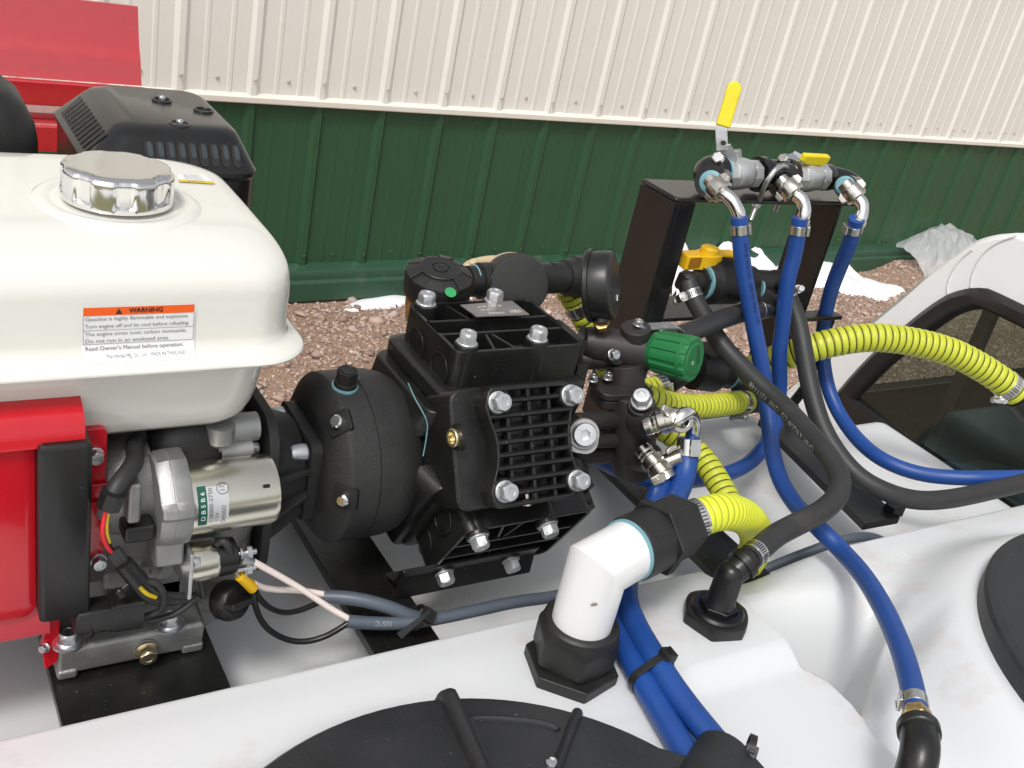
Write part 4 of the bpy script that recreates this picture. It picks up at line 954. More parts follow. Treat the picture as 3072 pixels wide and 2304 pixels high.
wire('loom_wire', [(305,1252,.640),(335,1258,.640),(352,1275,.640),(354,1300,.642),(345,1322,.645),(310,1332,.648),(285,1336,.65)], .0027, M['rubber'])
wire('loom_wire', [(285,1342,.65),(330,1340,.65),(380,1326,.65),(415,1300,.65),(430,1288,.65)], .0026, M['rubber'])
a, b = A(195, 1330, y=.648), A(305, 1313, y=.648)
mb = MB(); fmx = frame(a, b-a, (0,0,1)); mb.M = fmx; Lc = (b-a).length
mb.loft([[V((x, y, h)) for x, y in rrect(-w_, w_, -.010, .010, .003, 3)] for h, w_ in ((-.012,.008),(-.010,.011),(Lc*.34,.011),(Lc*.345,.0125),(Lc*.44,.0125),(Lc*.445,.0135),(Lc,.0135))]); mb.M = Matrix.Identity(4)
con = mb.build('wire_connector', M['blk'], en, smooth=40)
mb = MB(); a = A(192, 1335, y=.642); mb.tube([a, A(196, 1362, y=.642), A(190, 1375, y=.642)], [.004, .0048, .003], 8); mb.build('connector_clip', M['blk'], con)
for u, v in ((258, 1278), (263, 1285)):
    wire('push_tie', [(290,1252,.640),(275,1262,.638),(u,v,.637)], .0014, M['blk']); mb = MB(); mb.sphere(A(u, v, y=.637), .0032, 10, 6); mb.build('push_tie_bead', M['blk'], en)
a, b = A(268, 1142, y=.648), A(335, 1165, y=.648)
mb = MB(); mb.box(a.x, b.x, .646, .668, b.z, a.z); mb.build('plug_connector', M['blk'], en, bevel=.003)
wire('loom_wire', [(430,1245,.65),(437,1275,.65),(440,1292,.65)], .0022, M['rubber'])
wire('relay_lead', [(470,1175,.655),(478,1165,.652),(490,1170,.650),(497,1190,.650),(500,1208,.652)], .0032, M['rubber'])
# ================================================================== GEAR REDUCER
AY, AZ = .76, 1.48
gr = thing('gear_reducer', 'round black cast gear reducer between the engine and the pump', 'gearbox', (.38, AY, AZ-.085))
mb = MB(); R = .0805
mb.lathe((0, AY, AZ), (1,0,0), [(.3335,.030),(.3335,.0560),(.3352,.0600),(.3480,.0785),(.3505,.0802),(.354,R),(.3755,R),(.3757,R-.0012),(.3767,R-.0012),(.3769,R-.0001),(.398,.0800),(.410,.0770),(.421,.070),(.428,.060),(.432,.045)], 96)
hs_ = mb.build('gear_housing', M['cast'], gr, smooth=28)
# adapter: plate on the engine, cast cone with webs, square flange
mb = MB(); mb.loft([[V((x, AY + a, AZ + b)) for a, b in rrect(-.075,.075,-.075,.085,.03,6)] for x in (.2725, .281)]); mb.build('adapter_plate', M['cast'], gr, bevel=.001)
mb = MB()
def sq(x, h, r, rot=45): 
    c, s = math.cos(math.radians(rot)), math.sin(math.radians(rot))
    return [V((x, AY + a*c-b*s, AZ + a*s+b*c)) for a, b in rrect(-h,h,-h,h,r,6)]
mb.loft([sq(.2812,.054,.02,0), sq(.292,.047,.02,1), sq(.308,.038,.020,2), sq(.3215,.036,.020,2)]); mb.lathe((.281, AY, AZ), (1,0,0), [(0,.060),(.018,.052),(.0405,.044)], 40)
for an in (70, 100, 130, 170, 205):
    a = math.radians(an); d = V((0,-math.sin(a),math.cos(a))); 
    n_ = V((0, math.cos(a), math.sin(a)))
    mb.loft([[V((.281,AY,AZ))+d*.03+n_*w for w in (-.003,.003)]+[V((.281,AY,AZ))+d*.074+n_*w for w in (.003,-.003)], [V((.323,AY,AZ))+d*.03+n_*w for w in (-.003,.003)]+[V((.323,AY,AZ))+d*.050+n_*w for w in (.003,-.003)]])
mb.build('adapter_cone', M['cast'], gr, bevel=.002)
mb = MB(); FH = .0425; FR = 3
mb.loft([sq(.3218,FH-.002,.011,FR), sq(.3233,FH,.011,FR), sq(.3335,FH,.011,FR)]); fl_ = mb.build('square_flange', M['cast'], gr, bevel=.0015)
for sy, sz in ((-1,1),(-1,-1),(1,1),(1,-1)):
    c, s = math.cos(math.radians(FR)), math.sin(math.radians(FR)); a, b = sy*.0302, sz*.0302
    inst(B_CAP, 'cap_screw', fl_, frame((.3219, AY+a*c-b*s, AZ+a*s+b*c), (-1,0,0)))
for u, v in ((580, 985),):
    q = A(u, v, x=.2815); inst(B_SM, 'small_bolt', gr, frame(q, (1,0,0)))
# filler plug on top with teal sealant
q = A(746, 812, y=.72); 
th = math.radians(7); d = V((0,-math.sin(th),math.cos(th))); q = V((.3610, AY, AZ)) + d*R
mb = MB(); fm = frame(q, d, (1,0,0)); mb.M = fm; mb.lathe((0,0,-.002), (0,0,1), [(0,.0118),(.0035,.0118)], 28); mb.M = Matrix.Identity(4); mb.build('sealant_ring', M['teal'], gr)
mb = MB(); mb.M = fm; mb.lathe((0,0,0), (0,0,1), [(.0015,.0108),(.006,.0105)], 28); hexr = [( .0098*math.cos(PI*k/3+.3), .0098*math.sin(PI*k/3+.3)) for k in range(6)]
mb.prism(hexr, (0,0,0), (1,0,0), (0,1,0), (0,0,1), .006, .0175); mb.lathe((0,0,.0174), (0,0,1), [(0,.0072),(.0012,.0072),(.0012,.0058),(.0004,.0058)], 20); mb.M = Matrix.Identity(4); mb.build('filler_plug', M['blkm'], gr, bevel=.0012)
# recessed screws around the shoulder
for u, v in ((737, 908), (742, 1080)):
    best = None
    for k in range(0, 360):   # point of the shoulder whose image is nearest
        a = math.radians(k); p = V((.3385, AY - .077*math.sin(a), AZ + .077*math.cos(a))); dd = (p - V(CAMO)); 
        zc_ = dd.dot(V(CF)); uu = (1536 + 3108.9*dd.dot(V(CR))/zc_)*2212/3072; vv = (1152 - 3108.9*dd.dot(V(CU))/zc_)*2212/3072
        n_ = V((-.5, -math.sin(a), math.cos(a)))
        if n_.dot(dd) < 0:
            e = (uu-u)**2+(vv-v)**2
            if best is None or e < best[0]: best = (e, a)
    a = best[1]; d = V((0,-math.sin(a),math.cos(a))); n_ = V((-.75, d.y*.66, d.z*.66)).normalized(); p = V((.3450, AY, AZ)) + d*.0752
    mb = MB(); mb.M = frame(p, n_, (1,0,0)); mb.prism(rrect(-.0115,.0115,-.0105,.0105,.003,4), (0,0,0), (1,0,0), (0,1,0), (0,0,1), -.004, .0008); mb.M = Matrix.Identity(4); pk = mb.build('screw_pocket', M['dark'], gr, bevel=.0006)
    mb = MB(); mb.M = frame(p + n_*.001, n_, (1,0,0)); mb.lathe((0,0,0), (0,0,1), [(0,.0062),(.005,.0060),(.0065,.0046)], 20); mb.M = Matrix.Identity(4); mb.build('screw_head', M['chrome'], gr)
# ================================================================== DIAPHRAGM PUMP
pp_ = thing('diaphragm_pump', 'black diaphragm pump with ribbed heads and large zinc bolts, in the middle', 'pump', (.50, AY, 1.3925))
def RM(th): return Matrix.Translation((0, AY, AZ)) @ Matrix.Rotation(math.radians(th), 4, 'X')
mb = MB()
mb.lathe((0, AY, AZ), (1,0,0), [(.4325,.040),(.4325,.058),(.440,.066),(.452,.072),(.57,.072),(.585,.066),(.600,.05)], 48)
for th in (0, 120, 240):
    mb.M = RM(th)
    mb.loft([[V((x, y, .045)) for x, y in rrect(.405,.60,-.055,.055,.02,4)], [V((x, y, .076)) for x, y in rrect(.421,.597,-.064,.064,.014,4)]])
mb.M = RM(60)
mb.loft([[V((x, y, .03)) for x, y in rrect(.420,.58,-.052,.052,.012,4)], [V((x, y, .085)) for x, y in rrect(.430,.565,-.050,.050,.012,4)]])
# webs on the shaft side
for th, hh in ((25,.078),(45,.070),(80,.074),(100,.078),(142,.07)):
    mb.M = RM(th); mb.loft([[V((x, y, z)) for x, y, z in ((.402,-.0025,.02),(.46,-.0025,.02),(.46,.0025,.02),(.402,.0025,.02))], [V((x, y, z)) for x, y, z in ((.428,-.0025,hh),(.46,-.0025,hh),(.46,.0025,hh),(.428,.0025,hh))]])
mb.M = Matrix.Identity(4)
ck = mb.build('pump_crankcase', M['pump'], pp_, bevel=.003)
# a cylinder head, seen on the top and on the lower front
def head_mesh():
    mb = MB(); R_ = lambda z, g=0, r=.014: [V((x, y, z)) for x, y in rrect(.432-g, .592+g, -.064-g, .064+g, r, 5)]
    mb.loft([R_(.0770), R_(.0785, .001), R_(.0905, .001), R_(.0925, -.001), R_(.094, -.006)])
    W = rrect(.4435, .585, -.0535, .0535, .010, 5); Wi = rrect(.4475, .581, -.0495, .0495, .007, 5)
    mb.loft([[V((x, y, z)) for x, y in r] for r, z in ((W, .0935), (W, .1300), (Wi, .1300), (Wi, .0985))], cap0=False, cap1=True)
    for y in (-.0135, .0135): mb.box(.448, .581, y-.0018, y+.0018, .098, .1290)
    mb.box(.4440, .4475, -.0135, .0135, .105, .1300); mb.box(.5812, .5845, -.0135, .0135, .105, .1300)
    for sy in (-1, 1):
        for x in (.4585, .5345): mb.lathe((x, sy*.0425, 0), (0,0,1), [(.078,.0128),(.124,.0120),(.1335,.0112)], 28)
        for x0, x1 in ((.4945,.4860),(.5010,.5100)):
            a, b = (x0, sy*.0155), (x1 if sy < 0 else x1, sy*.0495)
            mb.loft([[V((a[0]-.0016,a[1],z)), V((a[0]+.0016,a[1],z)), V((b[0]+.0016,b[1],z)), V((b[0]-.0016,b[1],z))] for z in (.098,.1278)])
        mb.loft([[V((.4865,sy*.0536,.098)), V((.5085,sy*.0536,.098)), V((.4975,sy*.046,.098))], [V((.4868,sy*.0536,.1195)), V((.5083,sy*.0536,.1195)), V((.4978,sy*.046,.1195))]])
    mb.lathe((.520, 0, .094), (1,0,0), [(0,.020),(.004,.0245),(.058,.0245),(.062,.022)], 36)
    mb.lathe((.545, -.030, .088), (1,0,0), [(0,.016),(.003,.0185),(.034,.0185)], 28); mb.lathe((.545, .030, .088), (1,0,0), [(0,.016),(.003,.0185),(.034,.0185)], 28)
    mb.box(.586, .608, -.026, .026, .078, .118); mb.box(.5865, .600, -.048, .048, .0775, .104)
    for y in (-.03, .02):
        mb.ring((.4428, y, .102), (-1,0,0), .016, .0148, .0012, 28)
    return mb.build('pump_head', M['pump'], pp_, bevel=.0014, smooth=34)
hd = head_mesh(); hme = hd
hd.parent = None
HM = hd.data
for v_ in HM.vertices: pass
off = parent_loc(pp_)
for vv_ in HM.vertices: vv_.co = vv_.co + off       # back to head coordinates
hd.parent = pp_; hd.matrix_local = Matrix.Translation(-off) @ RM(0)
heads = [(0, hd)]
for th in (120, 240):
    h = inst(hd, 'pump_head', pp_, RM(th) @ Matrix.Translation((0,0,-.014))); heads.append((th, h))
    b_ = h.modifiers.new('bevel', 'BEVEL'); b_.width = .0014; b_.segments = 2; b_.limit_method = 'ANGLE'; b_.angle_limit = math.radians(35); b_.harden_normals = True
for th, h in heads:
    for sy in (-1, 1):
        for x in (.4585, .5345):
            Mx = RM(th) @ Matrix.Translation((x, sy*.0425, .1330)) @ Matrix.Rotation(random.uniform(0, 1), 4, 'Z')
            inst(B_BIG, 'hex_bolt', h, Mx) if False else None
            o = bpy.data.objects.new('hex_bolt', B_BIG); COL.objects.link(o); o.parent = h
            o.matrix_local = Matrix.Translation((x, sy*.0425, .1330)) @ Matrix.Rotation(random.uniform(0, 1), 4, 'Z')
# grille cover facing up at the camera
mb = MB(); mb.M = RM(60)
out_ = []
def outline_cov(g=0.):
    P = [(.456-g, .050+g*.5), (.460-g*.5, .0535+g), (.538+g*.5, .0535+g), (.5445+g, .0495+g), (.5475+g, .040)]
    for k in range(1, 8):
        t = k/8; P.append((.5470+g - .0075*math.sin(PI*t), .034-.068*t))
    P += [(.5475+g, -.040), (.5445+g, -.0495-g*.5), (.538+g*.5, -.0535-g), (.460-g*.5, -.0535-g), (.4545-g, -.0495-g*.5), (.4515-g, -.038)]
    for k in range(1, 10):
        t = k/10; P.append((.4515-g + .0095*math.sin(PI*t)**.8, -.034+.064*t))
    P += [(.4520-g, .038)]
    return P
oc_ = outline_cov()
def mapr(P, z): return [V((x, y, z)) for x, y in P]
def shrink(P, k): 
    cx, cyy = .4995, 0; return [(cx+(x-cx)*k, cyy+(y-cyy)*k) for x, y in P]
side = rrect(.4285, .556, -.0545, .0545, .012, 5)
mb.loft([mapr(side, .072), mapr(side, .116), mapr(rrect(.4305,.554,-.0535,.0535,.012,5), .1185)], cap1=True)
mb.M = RM(60)
mb.loft([mapr(oc_, .118), mapr(oc_, .1375), mapr(shrink(oc_, .985), .139), mapr(shrink(oc_, .930), .139), mapr(shrink(oc_, .915), .136), mapr(shrink(oc_, .905), .1192)], cap0=False, cap1=False)
mb.add(mapr(shrink(oc_, .91), .1191), [tuple(range(len(oc_)))])
mb.M = Matrix.Identity(4)
gc = mb.build('damper_cover', M['pump'], pp_, bevel=.0012, smooth=30)
gc.data.materials.append(M['dark'])
mb = MB(); mb.M = RM(60)
mb.lathe((.4995, 0, .1185), (0,0,1), [(0,.038),(.004,.038),(.006,.034),(.006,.026),(.004,.025),(.004,.012),(.007,.011)], 40)
for y in (-.022, -.0105, .001, .0125, .024):
    mb.box(.474, .526, y-.0045, y+.0045, .119, .1245)
mb.M = Matrix.Identity(4); mb.build('damper_insert', mat('damper_grey', (.022,.023,.025), .5, var=.2), gc, bevel=.0008)
for i, y in enumerate((.0405, .0275, .0155, .0042, -.0072, -.0185, -.0300, -.0415)):
    x0, x1 = (.4535, .5455)
    if abs(y) < .033: x0, x1 = .4535+.0085*math.sin(PI*(y+.034)/.068), .5465-.007*math.sin(PI*(y+.034)/.068)
    if abs(y) > .034: x0, x1 = .470, .530
    mb = MB(); mb.M = RM(60); n = 10; h = .0029
    mb.loft([[V((x, y + h*math.cos(2*PI*k/n)*.95, .1362 + .0032*math.sin(2*PI*k/n))) for k in range(n)] for x in (x0, x1)])
    mb.M = Matrix.Identity(4); mb.build('grille_bar', M['pump'], gc)
for x in (.4755, .4985, .5200):
    ys_ = ((-.052, .052),)
    for y0, y1 in ys_:
        mb = MB(); mb.M = RM(60); mb.box(x-.0016, x+.0016, y0, y1, .126, .1372); mb.M = Matrix.Identity(4); mb.build('grille_rib', M['pump'], gc, bevel=.0006)
for x in (.4650, .5425):
    for y in (.0400, -.0385):
        mb = MB(); mb.M = RM(60); mb.lathe((x, y, .118), (0,0,1), [(0,.0125),(.018,.0122),(.0205,.0112)], 28); mb.M = Matrix.Identity(4); mb.build('bolt_boss', M['pump'], gc, smooth=30)
        o = bpy.data.objects.new('hex_bolt', B_BIG); COL.objects.link(o); o.parent = gc; o.matrix_local = Matrix.Translation(-parent_loc(gc)) @ RM(60) @ Matrix.Translation((x, y, .1385)) @ Matrix.Rotation(random.uniform(0, 1), 4, 'Z') @ Matrix.Scale(1.02, 4)
# small fittings
def on60(u, v, r): 
    a = math.radians(60); n = V((0,-math.sin(a),math.cos(a))); c = V((0,AY,AZ)); d = V(ray(u, v)); O = V(CAMO); t = ((c-O).dot(n)+r)/d.dot(n); return O+d*t
n60 = V((0,-math.sin(math.radians(60)),math.cos(math.radians(60)))); t60 = V((0,math.cos(math.radians(60)),math.sin(math.radians(60))))
q = on60(1138, 1078, .128); mb = MB(); mb.cyl(q+t60*.010, q-t60*.004, .0032, n=16); mb.cyl(q+t60*.001, q-t60*.006, .0042, n=8); mb.build('bleed_screw', M['nickel'], pp_)
q = A(985, 945, x=.427); mb = MB(); mb.lathe(q, (-1,-.1,.05), [(-.004,.0085),(.004,.0085),(.005,.0075),(.005,.0055),(.001,.005)], 24); mb.build('drain_plug', M['gold'], pp_)
mb = MB(); mb.ring(q + V((.004,0,0)), (-1,0,0), .012, .008, .004, 28); mb.build('drain_boss', M['pump'], pp_)
q = A(1270, 1083, y=.672); mb = MB(); mb.lathe(q, (1,-.1,-.05), [(-.010,.0095),(0,.0095),(.001,.0085)], 6); mb.build('side_plug', M['gold'], pp_)
for th in (120, 0):
    mb = MB(); mb.M = RM(th); mb.box(.5905, .6035, -.034, .034, .082, .100); mb.M = Matrix.Identity(4); mb.build('side_cap', M['pump'], pp_, bevel=.003)
# name plate bent under the middle bolt
NPZ = 1.6155
pl4 = [A(u, v, z=NPZ) for u, v in ((998,662),(1020,655),(1092,648),(1142,680),(1028,681))]
pl4 = [A(u, v, z=NPZ) for u, v in ((1108,747-82),(1142,680),(1024,685),(992,664),(1058,656))]
q4 = [A(u, v, z=NPZ) for u, v in ((994,658),(1106,649),(1144,679),(1030,683))]
mb = MB(); mb.loft([[p + V((0,0,h)) for p in q4] for h in (-.0014, 0)]); npl = mb.build('name_plate', M['plate'], pp_, bevel=.0003)
fpl = lambda x, y: L_(L_(q4[3], q4[2], x), L_(q4[0], q4[1], x), y) + V((0,0,.0004))
letters(npl, M['white'], [('1001', .80, .22, .30, 'CENTER', .42), ('MADE IN ITALY', .42, .16, .16, 'CENTER', .28), ('bar  psi', .30, .45, .17, 'CENTER', .30), ('rpm  HP', .30, .68, .17, 'CENTER', .30), ('l/min  gpm', .60, .70, .15, 'CENTER', .30)], fpl)
# oil sight cup with black cap
ct = A(948, 603, y=.848); CYO = .848
mb = MB(); mb.lathe((ct.x, CYO, ct.z), (0,.04,1), [(-.052,.018),(-.047,.0285),(-.030,.0305),(-.018,.0305),(-.012,.027),(.0,.0265)], 40); mb.build('oil_cup', M['amber'], pp_)
n = 96; mb = MB(); rings = []
for h, r, k in ((-.0175,.0300,0),(-.0165,.0335,0),(-.014,.0345,0),(.004,.0345,0),(.0065,.0335,0),(.0105,.024,0),(.0115,.0215,0)):
    rings.append([V((ct.x + r*math.cos(2*PI*j/n), CYO + r*math.sin(2*PI*j/n), ct.z + h)) for j in range(n)])
mb.loft(rings); capo = mb.build('oil_cup_cap', M['blkm'], pp_, smooth=26)
mb = MB()
mb.lathe((ct.x, CYO, ct.z), (0,0,1), [(.0112,.0215),(.0132,.0212),(.0138,.0205),(.0138,.0095),(.0128,.0092),(.0128,.0075),(.0142,.0072),(.0145,.0066),(.0145,.0028),(.0136,.0024)], 48); mb.build('cap_rings', M['blkm'], capo, smooth=30)
for k in range(9):
    a = 2*PI*k/9+.95; d = V((math.cos(a), math.sin(a), 0)); n_ = V((-d.y, d.x, 0)); c = V((ct.x, CYO, ct.z))
    if k % 3 == 0:
        mb = MB(); mb.loft([[c + d*r + n_*(w*r/.03) + V((0,0,h)) for w, h in ((-.007,z-.002),(.007,z-.002),(.007,z+.002),(-.007,z+.002))] for r, z in ((.021,.0118),(.0345,.0062))]); mb.build('cap_lug', M['blkm'], capo, bevel=.0006)
    else:
        mb = MB(); mb.loft([[c + d*r + n_*w + V((0,0,h)) for w, h in ((-.0005,z-.001),(.0005,z-.001),(.0005,z+.0004),(-.0005,z+.0004))] for r, z in ((.022,.0116),(.0340,.0064))]); mb.build('cap_seam', M['dark'], capo)
q = A(976, 616, z=ct.z+.0088); sl = (math.atan2(.004, .0095)); dn = V((q.x-ct.x, q.y-CYO, 0)); rd = dn.length; dn.normalize()
nn_ = (V((0,0,1))*.93 + dn*.37).normalized(); q = V((ct.x,CYO,ct.z)) + dn*rd + V((0,0,.0114-(rd-.024)*.42))
mb = MB(); mb.lathe(q, nn_, [(0,.0058),(.0006,.0058)], 28); mb.build('green_dot', M['dot'], capo)
Tm = Matrix.Translation(V((ct.x, CYO, ct.z)) - parent_loc(pp_)) @ Matrix.Rotation(math.radians(10), 4, V((CR[0], CR[1], 0))) @ Matrix.Translation(parent_loc(pp_) - V((ct.x, CYO, ct.z)))
for o in list(pp_.children):
    if o.name.startswith('oil_cup'): o.matrix_local = Tm
# teal cord hanging between gearbox and pump
mb = MB(); mb.tube(smoothline([A(u, v, y=y) for u, v, y in ((882,828,.72),(897,862,.70),(912,888,.69),(923,915,.685),(921,945,.682),(914,985,.68))], .004), .00055, 6)
tag(mb.build('teal_thread', mat('teal_cord', srgb(110,150,150), .5), smooth=60), 'thin teal thread of sealant hanging beside the round gearbox', 'thread')
# ================================================================== PRESSURE REGULATOR
VX = lambda u, v, y: A(u, v, y=y)
rg_ = thing('pressure_regulator', 'black pressure regulator manifold with green PRESS knob beside the pump', 'regulator', VX(1360, 1030, .70))
a, b = VX(1305, 745, .765), VX(1405, 763, .742)
mb = MB(); d = (b-a).normalized(); Lr = (b-a).length
mb.lathe(a, d, [(-.022,.015),(-.010,.0185),(.012,.0185),(Lr*.55,.0210),(Lr*.98,.0210),(Lr,.018)], 36)
mb.cyl(VX(1372,712,.75), VX(1366,812,.752), .0150); mb.lathe(VX(1374,706,.75), (VX(1366,812,.752)-VX(1374,706,.75)), [(0,.0150),(.001,.0158),(.012,.0158)], 24)
mb.cyl(VX(1309,716,.765), VX(1306,745,.767), .0125)
mb.lathe(VX(1322,770,.752), (0,-.9,.45), [(-.02,.011),(.010,.0092)], 24)
mb.cyl(VX(1350,785,.745), VX(1352,850,.735), .0205); mb.cyl(VX(1250,735,.79), VX(1310,745,.768), .0155); mb.cyl(VX(1245,775,.775), VX(1335,772,.755), .012)
b0 = mb.build('regulator_body', M['reg'], rg_, bevel=.002, smooth=45)
q = VX(1323,766,.7405); inst(B_SM, 'small_bolt', b0, frame(q, (0,-.9,.45)) @ Matrix.Scale(1.15, 4))
q = VX(1378,703,.75); inst(B_SM, 'small_bolt', b0, frame(q, (0,0,1)))
q = VX(1362,816,.751); inst(B_SM, 'small_bolt', b0, frame(q, (0,0,-1)))
# flange pair and lower manifold block
mb = MB(); c = VX(1345, 840, .728)
mb.prism(rrect(-.033,.030,-.020,.020,.010,5), c, (1,-.15,0), (.15,1,0), (0,0,1), -.004, .004); mb.prism(rrect(-.031,.027,-.019,.019,.010,5), c, (1,-.15,0), (.15,1,0), (0,0,1), -.0155, -.0045)
mb.build('manifold_flange', M['reg'], rg_, bevel=.002)
for u, v in ((1280, 822), (1312, 818)):
    inst(B_SM, 'small_bolt', rg_, frame(VX(u, v, .735), (0,0,1)))
mb = MB(); t0, t1 = VX(1362, 868, .715), VX(1368, 1022, .708)
mb.lathe(t0, t1-t0, [(-.012,.018),(.0,.0235),(.018,.0255),((t1-t0).length*.7,.0255),((t1-t0).length*.92,.023),((t1-t0).length,.0195)], 32)
for (u0,v0,u1,v1,y0,y1,r) in ((1240,912,1350,905,.70,.715,.0095),(1245,950,1350,950,.70,.712,.0085),(1240,985,1350,975,.715,.718,.0105),(1372,900,1418,915,.700,.675,.0165),(1368,985,1412,990,.70,.675,.0155)):
    mb.cyl(VX(u0,v0,y0), VX(u1,v1,y1), r)
mb.lathe(VX(1385,890,.697), VX(1386,862,.690)-VX(1385,890,.697), [(0,.015),(.016,.0145)], 24)
lb_ = mb.build('outlet_manifold', M['reg'], rg_, bevel=.002, smooth=45)
inst(B_BIG, 'hex_bolt', lb_, frame(VX(1386,868,.689), VX(1386,845,.683)-VX(1386,868,.689)) @ Matrix.Scale(1.12, 4))
q = VX(1262, 938, .672); d = V((-.42,-.80,.42)).normalized(); fm = frame(q, d)
mb = MB(); mb.M = fm; mb.lathe((0,0,0), (0,0,1), [(-.006,.0155),(-.001,.0155),(0,.0148)], 36); mb.prism(rrect(-.0155,.0155,-.019,.008,.012,5), (0,0,0), (0,1,0), (1,0,0), (0,0,1), -.006, -.0025); mb.M = Matrix.Identity(4); mb.build('plug_washer', M['alu2'], lb_)
mb = MB(); mb.M = fm; n = 36; hr = lambda a_: .0055*math.cos(PI/6)/math.cos((a_ % (PI/3))-PI/6)
rings = [[V((r*math.cos(2*PI*k/n), r*math.sin(2*PI*k/n), h)) for k in range(n)] for r, h in ((.0118,0),(.0118,.005),(.0108,.0065),(.0065,.0066))] + [[V((hr(2*PI*k/n)*math.cos(2*PI*k/n), hr(2*PI*k/n)*math.sin(2*PI*k/n), h)) for k in range(n)] for h in (.0066, .001)]
mb.loft(rings); mb.M = Matrix.Identity(4); mb.build('socket_plug', M['zinc'], lb_, smooth=30)
mb = MB(); mb.M = fm; mb.lathe((0,0,-.03), (0,0,1), [(0,.012),(.024,.012)], 24); mb.M = Matrix.Identity(4); mb.build('plug_boss', M['blkm'], lb_)
# chrome bypass lever
mb = MB(); lv = [VX(1378,703,.75), VX(1400,705,.748), VX(1430,704,.745), VX(1458,704,.742), VX(1470,712,.740), VX(1474,730,.738)]
P_ = smoothline(lv, .003); mb.loft([[p+V((0,.007,.0007)), p+V((0,.007,-.0007)), p+V((0,-.007,-.0007)), p+V((0,-.007,.0007))] for p in P_]); mb.build('bypass_lever', M['zinc'], rg_, smooth=40)
# green knob
d = (V(CR)*.80 - V(CU)*.22 - V(CF)*.56).normalized(); k0 = VX(1412, 757, .738); LK = .047; k1 = k0 + d*LK; fm = frame(k0, d)
mb = MB(); mb.M = fm; n = 144; rings = []
def kr(a, r, dep): 
    s = (a*13/(2*PI)) % 1.0
    return r - dep*(1 if .30 < s < .72 else 0)
for h, r, dep in ((0,.018,0),(.001,.0205,0),(.006,.0222,0),(.0065,.0225,.0),(.007,.0226,.0018),(LK-.010,.0240,.0018),(LK-.0095,.0241,0.0),(LK-.006,.0242,0),(LK-.0058,.0242,.0012),(LK-.001,.0238,.0012),(LK,.0226,.0004),(LK,.0175,0),(LK+.001,.0165,0),(LK+.0012,.002,0)):
    rings.append([V((kr(2*PI*k/n, r, dep)*math.cos(2*PI*k/n), kr(2*PI*k/n, r, dep)*math.sin(2*PI*k/n), h)) for k in range(n)])
mb.loft(rings); mb.M = Matrix.Identity(4); kn = mb.build('adjusting_knob', M['knob'], rg_, smooth=28)
up_ = V((.12,0,1)); e_y = (up_ - d*up_.dot(d)).normalized(); e_x = e_y.cross(d)
# right-hand system on the face as the camera sees it
e_x = -e_x if e_x.dot(V(CR)) < 0 else e_x
fk = lambda x, y: k1 + d*.0022 + (e_x*math.cos(-1.25)+e_y*math.sin(-1.25))*x + (-e_x*math.sin(-1.25)+e_y*math.cos(-1.25))*y
letters(kn, mat('emboss_shade_green', srgb(12,52,28), .5), [('PRESS.', -.001, .0065, .0072, 'CENTER', 1.15), ('+', .0125, -.006, .006, 'CENTER', 1), ('-', .012, .003, .006, 'CENTER', 1)], fk)  # embossed letters; their relief shade is put into darker green
mb = MB(); mb.lathe(fk(.001,-.006)-d*.0004, d, [(0,.0026),(.0006,.0024)], 16); mb.build('worn_spot', mat('worn_plastic', srgb(120,160,130), .5), kn)
mb = MB(); mb.tube([k1 + d*.0012 + (e_x*math.cos(a)+e_y*math.sin(a))*.0145 for a in np.linspace(-2.4, .6, 30)], .0005, 6); mb.build('arrow_arc', M['knob'], kn)
# ================================================================== PRESSURE GAUGE
gc_ = VX(1299, 617, .772); ga = (V(CR)*-.955 + V(CF)*.29).normalized()
gg = thing('pressure_gauge', 'black round pressure gauge seen from behind on a brass stem', 'gauge', VX(1305, 712, .768))
mb = MB(); mb.lathe(gc_, ga, [(-.0140,.010),(-.0140,.0290),(-.0128,.0335),(-.0095,.0352),(.0070,.0352),(.0075,.0375),(.0115,.0378),(.0130,.0368),(.0130,.033),(.0105,.032),(.0105,.002)], 64)
mb.build('gauge_case', M['blk'], gg, smooth=30)
mb = MB(); gu = V(CU); mb.cyl(gc_-gu*.030, gc_-gu*.0375, .0090)
mb.build('case_neck', M['blk'], gg)
s0 = gc_-gu*.0370; s1 = VX(1306, 715, .768)
mb = MB(); mb.lathe(s0, (s1-s0), [(0,.0080),(.001,.0088),(.010,.0088),(.0112,.0076)], 6); mb.cyl(s0+(s1-s0).normalized()*.011, s1, .0052); mb.build('brass_stem', M['brass'], gg)
e1 = V(CU); qx = ga.cross(e1).normalized()
mb = MB(); c = gc_ - ga*.0143 + qx*.010 - e1*.012
for k in (-1, 1): mb.box(0,0,0,0,0,0) if False else mb.loft([[c + qx*(k*.0014+x) + e1*y - ga*h for x, y in ((-.0005,-.003),(.0005,-.003),(.0005,.003),(-.0005,.003))] for h in (0, .0004)])
mb.build('case_mark', M['white'], gg)
